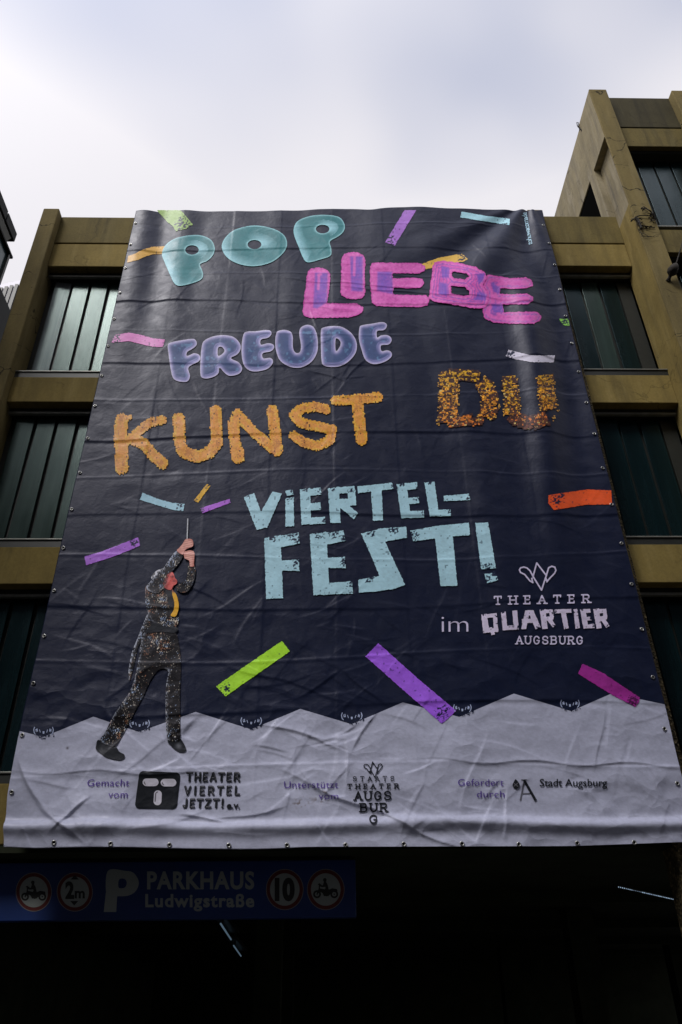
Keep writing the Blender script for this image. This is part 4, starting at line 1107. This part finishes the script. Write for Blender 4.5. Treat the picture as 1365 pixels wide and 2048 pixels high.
for s, a, b in (('Gef\u00f6rdert', (152, 519), (398, 519)), ('durch', (253, 582), (403, 582))):
    (x0, y0), (x1, y1) = tr(860, 1380, 2.703)([a, b]); text('lettering', s, x0, y0, x1, y1, 13.3, INK2, .0, 1.05)
(x0, y0), (x1, y1) = tr(860, 1380, 2.703)([(593, 522), (957, 522)])
text('lettering', 'Stadt Augsburg', x0, y0, x1, y1, 14.4, INK, .012)
# stroke alphabet: unit box, y up; arcs are poly-lines
def arc(cx, cy, rx, ry, a0, a1, n=9):
    return [(cx + rx * math.cos(math.radians(a0 + (a1 - a0) * i / n)), cy + ry * math.sin(math.radians(a0 + (a1 - a0) * i / n))) for i in range(n + 1)]
GL = {
 'T': [[(.0, 1), (1, 1)], [(.5, 1), (.5, 0)]],
 'H': [[(.05, 0), (.05, 1)], [(.95, 0), (.95, 1)], [(.05, .5), (.95, .5)]],
 'E': [[(.9, 1), (.08, 1), (.08, 0), (.92, 0)], [(.08, .52), (.75, .52)]],
 'A': [[(.0, 0), (.5, 1), (1, 0)], [(.2, .36), (.8, .36)]],
 'R': [[(.08, 0), (.08, 1), (.6, 1)] + arc(.6, .75, .3, .25, 90, -90) + [(.08, .5)], [(.5, .5), (.98, 0)]],
 'V': [[(.0, 1), (.5, 0), (1, 1)]],
 'I': [[(.5, 0), (.5, 1)]],
 'L': [[(.1, 1), (.1, 0), (.92, 0)]],
 'J': [[(.75, 1), (.75, .3)] + arc(.4, .28, .35, .28, 0, -160)],
 'Z': [[(.05, 1), (.95, 1), (.05, 0), (.98, 0)]],
 '!': [[(.5, 1), (.48, .36)], [(.48, .03), (.48, .0)]],
 'S': [arc(.5, .75, .42, .25, 20, 270) + arc(.5, .25, .45, .25, 90, -160)[1:]],
 'U': [[(.06, 1), (.06, .4)] + arc(.5, .38, .44, .38, 180, 360) + [(.94, 1)]],
 'G': [arc(.5, .5, .46, .5, 40, 330, 14) + [(.93, .45), (.6, .45)]],
 'B': [[(.08, 0), (.08, 1), (.6, 1)] + arc(.6, .76, .27, .24, 90, -90) + [(.08, .52), (.6, .52)] + arc(.6, .26, .33, .26, 90, -90) + [(.08, 0)]],
}
SER = {'T': [(.5, 0), (0, 1, 'v'), (1, 1, 'v')], 'H': [(.05, 0), (.05, 1), (.95, 0), (.95, 1)], 'E': [(.08, 0), (.08, 1), (.9, 1, 'v'), (.92, 0, 'v')], 'A': [(0, 0), (1, 0)], 'R': [(.08, 0), (.08, 1), (.98, 0)], 'U': [(.06, 1), (.94, 1)], 'B': [(.08, 0), (.08, 1)], 'S': [(.88, .85, 'v'), (.1, .15, 'v')], 'G': [(.9, .85, 'v')]}
def word(s, a, b, cap, wd, hw, serif=0.0, cap_style='round', slant=0.0):
    """letters spread evenly between a and b (left of the first, right of the last letter)"""
    sh = Shape(); n = len(s)
    L_ = math.dist(a, b); tx, ty = (b[0] - a[0]) / L_, (b[1] - a[1]) / L_
    ws = [wd * (.35 if c in 'I!' else .8 if c in 'JEL' else 1) for c in s]
    gap = (L_ - sum(ws)) / max(1, n - 1); x = 0
    for c, w_ in zip(s, ws):
        def M(p): return (a[0] + tx * (x + p[0] * w_ + slant * p[1] * cap) + ty * p[1] * cap, a[1] + ty * (x + p[0] * w_) - tx * p[1] * cap)
        for st in GL[c]: sh.stroke([M(p) for p in st], hw, cap_style)
        if serif:
            for sv in SER.get(c, []):
                p = M(sv)
                if len(sv) == 3: sh.stroke([(p[0], p[1]), (p[0], p[1] + (serif if sv[1] > .5 else -serif))], hw * .8, 'round')
                else: sh.stroke([(p[0] - serif, p[1]), (p[0] + serif, p[1])], hw * .9, 'round')
        x += w_ + gap
    return sh
def P2(T, *pts): return T(pts)
TS = tr(500, 1440, 3.4125)
a, b = P2(AQ, (388, 285), (882, 275)); paint('lettering', word('THEATER', a, b, 15.5, 13.5, 1.5, 3.4), LIL, .8, 3)
a, b = P2(AQ, (502, 490), (845, 491)); paint('lettering', word('AUGSBURG', a, b, 15.0, 11.6, 1.35, 2.2), LIL, .8, 3)
a, b = P2(TS, (704, 419), (985, 416)); paint('lettering', word('STAATS', a, b, 9.0, 7.2, .75, 1.3), INK, .7, 3)
a, b = P2(TS, (669, 470), (1014, 467)); paint('lettering', word('THEATER', a, b, 8.8, 7.6, 1.0, 1.8), INK, .7, 3)
a, b = P2(TS, (718, 548), (963, 545)); paint('lettering', word('AUGS', a, b, 16.2, 13.2, 1.55, 2.5), INK, .8, 3)
a, b = P2(TS, (754, 627), (936, 625)); paint('lettering', word('BUR', a, b, 16.0, 13.2, 1.55, 2.5), INK, .8, 3)
a, b = P2(TS, (818, 705), (872, 705)); paint('lettering', word('G', a, b, 15.5, 15.0, 1.6, 2.4), INK, .8, 3)
def emblem(T, hw, col):
    sh = Shape()
    for st in ([(607, 70), (588, 140), (632, 211), (657, 135), (607, 70)],
               [(581, 150), (587, 172), (572, 163), (545, 130), (523, 119), (517, 106), (524, 95), (540, 91), (557, 96), (572, 110), (588, 140)],
               [(655, 150), (660, 168), (674, 150), (700, 123), (707, 108), (701, 92), (685, 87), (669, 95), (657, 135)]):
        sh.stroke(T(st), hw)
    paint('emblem', sh, col, .8, 3)
emblem(AQ, 1.5, LIL)
_k = 2.6 * 190 / 123 * 3.4125 / 2.6
emblem(lambda pts: [TS([(841 + (x - 612) * .66, 288 + (y - 70) * .76)])[0] for x, y in pts], .95, INK)
TV = tr(240, 1540, 5.25)
for s, a, b in (('THEATER', (706, 116), (1256, 116)), ('VIERTEL', (686, 260), (1256, 259)), ('JETZT!', (668, 393), (1088, 393))):
    p, q = P2(TV, a, b)
    shp = word(s, p, q, 15.4, 10.2, 2.25, slant=.06)
    paint('lettering', shp, lambda px, py, d, nx, ny: mixv(np.tile(INK, (len(px), 1)), (0.35, .34, .40), np.exp(-((d - 1.6) / .45) ** 2) * smooth(.5, .9, -ny + nx * .4) * .8), .8, 3)
(x0, y0), (x1, y1) = TV([(1122, 408), (1262, 408)]); text('lettering', 'e.v.', x0, y0, x1, y1, 13.0, INK, .03, slant=.1)
pills = Shape()
pills.stroke(TV([(283, 132), (370, 132)]), 7.6).stroke(TV([(472, 136), (556, 136)]), 7.6).stroke(TV([(403, 258), (398, 332)]), 7.8)
mk = Shape().poly(TV([(252, 62), (588, 76), (556, 364), (212, 360)])); f0 = mk.f[0]
mk.f[0] = lambda x, y: f0(x, y) - 9.4
mk.bb = [mk.bb[0] - 10, mk.bb[1] - 10, mk.bb[2] + 10, mk.bb[3] + 10]
paint('mask_logo', mk, INK, 1.0, 2)
paint('mask_slot', pills, lambda px, py, d, nx, ny: mixv(np.tile(np.array([.62, .60, .70]), (len(px), 1)), INK, np.exp(-((d - 3.2) / 1.1) ** 2) * smooth(.55, .9, -nx * .9 + ny * .5 * (py < 1580) - ny * .8 * (py >= 1580))), .8, 3)
TA = tr(860, 1380, 2.703)
dp = Shape().poly(catmull(TA([(463, 484), (478, 500), (485, 515), (478, 530), (465, 537), (452, 530), (446, 515), (452, 500)])))
paint('drop_emblem', dp, lambda px, py, d, nx, ny: mixv(np.tile(INK, (len(px), 1)), (.3, .29, .34), np.exp(-(((np.abs((px - 1031.5) * .8) - np.abs(py - 1570)) / .8) ** 2)) * .7 * (d > 1.5)), .8, 3)
ae = Shape().stroke(TA([(508, 488), (572, 600)]), 2.6, 'butt')
paint('letter_emblem', ae, INK, .8, 3)
paint('letter_emblem', Shape().stroke(TA([(510, 490), (489, 600)]), 1.5, 'butt').stroke(TA([(498, 562), (548, 560)]), 1.1).stroke(TA([(494, 487), (522, 486)]), .9), np.array([.12, .12, .15]), .8, 2)

# ------------------------------------------------------------------ print: man raising a baton
man = empty('printed_man', (-1.7, -0.02, 3.6)); man.parent = banner; man.matrix_parent_inverse = Matrix.Translation(-banner.location)
man['label'] = 'printed man in a glittering dark suit raising a baton with both hands'
def mpaint(name, pts, col, layer=4, cell=0.8, curve=True, rough=0.0, label=None):
    P = AM(pts); P = catmull(P, 4) if curve else P
    return paint(name, Shape().poly(P), col, cell, layer, par=man, rough=rough, label=label)
def sequin(dens, tint, seed, lightleft=0.0):
    tint = np.asarray(tint)
    def f(px, py, d, nx, ny):
        base = alb(16, 14, 16)
        a = vnoise(px * 1.25, py * .8, seed); b_ = vnoise(px * .5 + 9, py * .35, seed + 1)
        zone = .35 + 1.1 * fbm(px * .055, py * .045, seed + 2, 2)
        m = smooth(.80 - dens * zone, .92 - dens * zone, a * .75 + b_ * .25)
        hue = vnoise(px * .13, py * .13, seed + 3)
        lightc = mixv(mixv(np.tile(tint, (len(px), 1)), alb(150, 170, 205), smooth(.55, .75, hue)), alb(150, 105, 80), smooth(.42, .25, hue))
        c = mixv(np.tile(base, (len(px), 1)), lightc, m)
        if lightleft: c = mixv(c, alb(176, 182, 200), np.clip(-nx, 0, 1) * np.exp(-(d / 3.5) ** 2) * lightleft * smooth(.3, .6, b_))
        return c
    return f
SEQ, SEQB = alb(205, 195, 182), alb(168, 138, 112)
mpaint('shoe', [(172, 1700), (215, 1712), (300, 1742), (330, 1785), (366, 1805), (368, 1832), (330, 1848), (240, 1828), (190, 1795), (158, 1766), (160, 1735)], INK * 1.2, 3)
mpaint('shoe', [(690, 1695), (735, 1700), (780, 1692), (808, 1730), (823, 1765), (815, 1785), (775, 1788), (735, 1765), (705, 1735), (690, 1720)], lambda px, py, d, nx, ny: mixv(np.tile(INK * 1.3, (len(px), 1)), alb(90, 92, 100), np.exp(-((px - 358) ** 2 + (py - 1492) ** 2) / 30)), 3)
mpaint('jacket_tail', [(545, 765), (568, 840), (530, 930), (470, 1010), (445, 1120), (412, 1250), (398, 1240), (402, 1160), (425, 1050), (470, 935), (508, 840)], sequin(.32, SEQ, 200, .8), 3)
mpaint('trousers', [(520, 905), (640, 900), (742, 910), (768, 985), (782, 1080), (784, 1200), (778, 1340), (778, 1560), (778, 1695), (740, 1708), (686, 1692), (674, 1560), (672, 1400), (678, 1280), (690, 1190), (625, 1180), (560, 1260), (515, 1360), (440, 1500), (360, 1650), (300, 1745), (240, 1735), (188, 1700), (225, 1645), (300, 1500), (395, 1365), (440, 1260), (470, 1120), (490, 990)], sequin(.30, SEQ, 210, .45), 4)
mpaint('jacket', [(530, 560), (590, 525), (660, 545), (672, 590), (700, 650), (712, 720), (712, 790), (768, 795), (760, 850), (735, 880), (660, 868), (590, 842), (545, 775), (524, 690), (522, 610)], sequin(.42, SEQ, 220, .3), 4)
mpaint('waistband', [(588, 834), (660, 862), (755, 872), (762, 890), (735, 912), (640, 905), (560, 912), (530, 905), (560, 860)], INK * 1.3, 5)
mpaint('shirt', [(655, 580), (700, 600), (722, 600), (740, 680), (735, 745), (712, 790), (700, 720), (690, 650)], INK * 1.2, 5)
mpaint('necktie', [(720, 590), (732, 606), (752, 632), (768, 690), (768, 735), (750, 788), (722, 792), (710, 780), (732, 745), (737, 690), (722, 630)], lambda px, py, d, nx, ny: mixv(np.tile(alb(226, 170, 50, 1.1), (len(px), 1)), alb(120, 70, 60), smooth(1191, 1183, py)), 6)
mpaint('cap', [(568, 512), (580, 478), (612, 450), (660, 438), (690, 455), (680, 500), (620, 520)], lambda px, py, d, nx, ny: mixv(np.tile(alb(190, 190, 200), (len(px), 1)), alb(90, 90, 95), smooth(.45, .65, speckle(px, py, .3, 5))), 5)
mpaint('face', [(690, 478), (722, 465), (736, 488), (742, 508), (757, 528), (752, 552), (730, 566), (712, 596), (672, 586), (652, 555), (668, 515)], lambda px, py, d, nx, ny: mixv(mixv(np.tile(alb(190, 86, 82), (len(px), 1)), alb(90, 36, 40), np.exp(-((px - 346) ** 2 / 10 + (py - 1155) ** 2 / 4)) + np.exp(-((px - 349.5) ** 2 / 14 + (py - 1164) ** 2 / 3)) * .8), alb(70, 46, 50), smooth(340, 333, px) * .5), 6)
mpaint('sleeve', [(757, 306), (800, 340), (770, 400), (725, 455), (700, 490), (672, 560), (620, 620), (560, 610), (530, 580), (560, 535), (620, 470), (660, 430), (705, 365)], sequin(.30, SEQ, 230, .9), 6)
mpaint('sleeve', [(838, 415), (890, 428), (884, 520), (845, 598), (800, 618), (765, 602), (745, 575), (790, 545), (818, 522), (835, 470)], sequin(.26, SEQ, 240), 6)
SK, SKD = alb(226, 168, 156), alb(150, 84, 76)
def skin(px, py, d, nx, ny):
    f = (np.sin(py * 1.45 + px * .3) * .5 + .5) ** 5 * smooth(360, 372, px)
    return mixv(mixv(np.tile(SK, (len(px), 1)), SKD, f * .75), SKD, np.exp(-(d / 1.0) ** 2) * .45 + .5 * smooth(-.1, .25, fbm(px * .1, py * .1, 61, 2)))
mpaint('hand', [(756, 310), (775, 285), (798, 258), (818, 226), (845, 220), (868, 226), (877, 250), (872, 278), (835, 292), (812, 312), (798, 338)], skin, 7, .9)
mpaint('hand', [(806, 322), (830, 310), (858, 306), (882, 316), (886, 350), (882, 400), (882, 424), (852, 424), (848, 385), (828, 372), (812, 362)], skin, 7, .9)
mpaint('baton', [(832, 70), (840, 70), (835, 224), (827, 222)], alb(170, 172, 180), 6, .8, False)

# ------------------------------------------------------------------ grommets: steel rings in the hems
def grommet_proto():
    b = MB()
    b.tube([(0.0155 * math.cos(t), -0.004, 0.0155 * math.sin(t)) for t in [k * math.pi / 9 for k in range(18)]], 0.0055, 8, True)
    g = b.build('grommet', M_STEEL, smooth=True)
    h = MB(); h.tube([(0, -0.003, 0), (0, 0.0, 0)], 0.014, 14); hole = h.build('eyelet', M_BLACK); hole.parent = g
    return g, hole
g0, h0 = grommet_proto(); first = True
def put_grommet(x, z):
    global first
    if first: g, h = g0, h0; first = False
    else:
        g = g0.copy(); COL.objects.link(g); h = h0.copy(); COL.objects.link(h); h.parent = g
    g.parent = banner; g.matrix_parent_inverse = Matrix.Translation(-banner.location)
    y = -float(hsample(np.array([x]), np.array([z]))[0])
    g.location = (x, y - 0.006, z); g.rotation_euler = (random.uniform(-.1, .1), random.uniform(0, 6), random.uniform(-.1, .1))
for k in range(17): put_grommet(float(np.interp(11.34 - .5 * k, zL, xL)) + 0.035, 11.34 - 0.5 * k + random.uniform(-.006, .006))
for px, py in ((1086.5, 451.5), (1098, 490), (1108.5, 533.5), (1119.5, 581), (1131.5, 632), (1144.5, 685), (1158.5, 741.5), (1174, 803.5), (1189.5, 867), (1206, 936), (1223.5, 1009), (1243, 1087), (1263, 1169), (1284.5, 1258), (1306.5, 1354), (1330, 1457), (1356, 1566)):
    p = pix1(px, py); put_grommet(p[0], p[2])
for px, py in ((110, 1686.5), (223, 1689), (340, 1690.5), (458, 1691), (574.5, 1690.5), (691.5, 1690.5), (808, 1688.5), (924, 1688), (1038.5, 1688.5), (1154.5, 1686.5), (1270, 1684.5)):
    p = pix1(px, py); put_grommet(p[0], p[2])

# ------------------------------------------------------------------ blue car park sign under the overhang
SY = 0.50
sign = empty('parking_sign', (-1.3, SY, 2.35)); bpy.context.view_layer.update()
tag(sign, 'wide blue car park sign with prohibition roundels under the overhang', 'sign')
q0, q1 = pix1(-2, 1842.5, SY), pix1(711, 1719, SY)
M_SIGN = simple('sign_blue', (0.003, 0.026, 0.15), 0.45, noise=1.2)
M_SPRINT, n_, l_, b_ = mat('sign_print'); at_ = n_.new('ShaderNodeAttribute'); at_.attribute_name = 'print'
l_.new(at_.outputs['Color'], b_.inputs['Base Color']); b_.inputs['Roughness'].default_value = .5
part(MB().box(-2.95, q1[0], SY, SY + 0.12, q0[2], q1[2], 0.006), 'panel', M_SIGN, sign)
def ssurf(px, py, layer):
    p = pix(px, py, np.full_like(px, SY - 0.0015 * layer)); return p
def spaint(name, sh, col, layer, cell=1.2, par=None, **kw):
    o = paint(name, sh, col, cell, layer, par=par or sign, m=M_SPRINT, surf=ssurf, **kw); return o
SW, SR, SK_ = np.array([.27, .30, .29]), np.array([.10, .006, .004]), np.array([.008, .008, .008])
spaint('lettering', text_shape('PARKHAUS', 294.5, 1777, 509, 1777, 32.5, .035, 1.12), SW, 1, 1.0)
spaint('lettering', text_shape('Ludwigstra\u00dfe', 291, 1813.5, 509, 1813.5, 24.5, .03, 1.12), SW, 1, .9)
spaint('letter', Shape().poly([(217, 1742), (238, 1742), (233, 1824), (208, 1824)]).loops([catmull([(216, 1742), (250, 1741.5), (268, 1746), (278, 1764), (272, 1782), (256, 1791.5), (232, 1792.5), (214, 1792)]), catmull([(240, 1758), (250, 1758), (254, 1766), (250, 1775), (239, 1776), (237, 1767)])]), SW, 1, 1.0)
def bike(cx, cy, s):
    sh = Shape()
    m = lambda pts: [(cx + x * s, cy + y * s) for x, y in pts]
    for wx in (-.47, .46):
        ring = [(wx + .165 * math.cos(t), .20 + .17 * math.sin(t)) for t in np.linspace(0, 2 * math.pi, 15)]
        sh.stroke(m(ring), .05 * s); sh.ell(*m([(wx, .20)])[0], .04 * s, .04 * s)
    sh.stroke(m([(-.34, -.36), (-.35, -.08), (-.47, .20)]), .035 * s)
    sh.stroke(m([(-.40, -.34), (-.26, -.30)]), .03 * s)
    sh.poly(m([(-.36, -.12), (-.22, -.10), (-.05, -.06), (.12, -.02), (.34, -.12), (.60, -.08), (.64, .02), (.60, .10), (.36, .08), (.26, .14), (.16, .30), (-.10, .30), (-.16, .16), (-.30, .04)]))
    sh.poly(m([(-.10, -.46), (.02, -.46), (.10, -.32), (.16, -.06), (-.02, -.04), (-.02, -.2), (-.22, -.18), (-.34, -.24), (-.32, -.30), (-.16, -.28)]))
    sh.stroke(m([(.02, -.06), (-.08, .08), (.04, .26)]), .06 * s)
    sh.ell(*m([(-.05, -.57)])[0], .095 * s, .10 * s)
    return sh
def roundel(cx, cy, rx, ry, what):
    rd = spaint('roundel', Shape().ell(cx, cy, rx, ry), lambda px, py, d, nx, ny: mixv(np.tile(SR, (len(px), 1)), SW, np.exp(-(d / .9) ** 2)), 1)
    d = spaint('disc', Shape().ell(cx, cy, rx * .79, ry * .79), SW * 1.02, 2, par=rd)
    if what == 'bike': spaint('pictogram', bike(cx, cy + 2, 37), SK_, 3, 1.0, par=rd)
    elif what == '10': spaint('numerals', text_shape('10', cx - 20, cy + 20, cx + 20, cy + 20, 40, .055), SK_, 3, 1.0, par=rd)
    else:
        spaint('numerals', text_shape('2', cx - 19, cy + 12, cx - 1, cy + 12, 31, .045), SK_, 3, 1.0, par=rd)
        spaint('numerals', text_shape('m', cx, cy + 12, cx + 20, cy + 12, 20, .03), SK_, 3, 1.0, par=rd)
        spaint('arrow', Shape().poly([(cx, cy - 34), (cx + 8, cy - 25), (cx - 8, cy - 25)]).poly([(cx - 9, cy + 18), (cx + 7, cy + 18), (cx - 1, cy + 27)]), SK_, 3, 1.0, par=rd)
roundel(68, 1784, 36, 39, 'bike'); roundel(150, 1784, 36, 39, '2m')
roundel(570, 1779, 37.5, 41, '10'); roundel(652, 1779, 37.5, 41, 'bike')
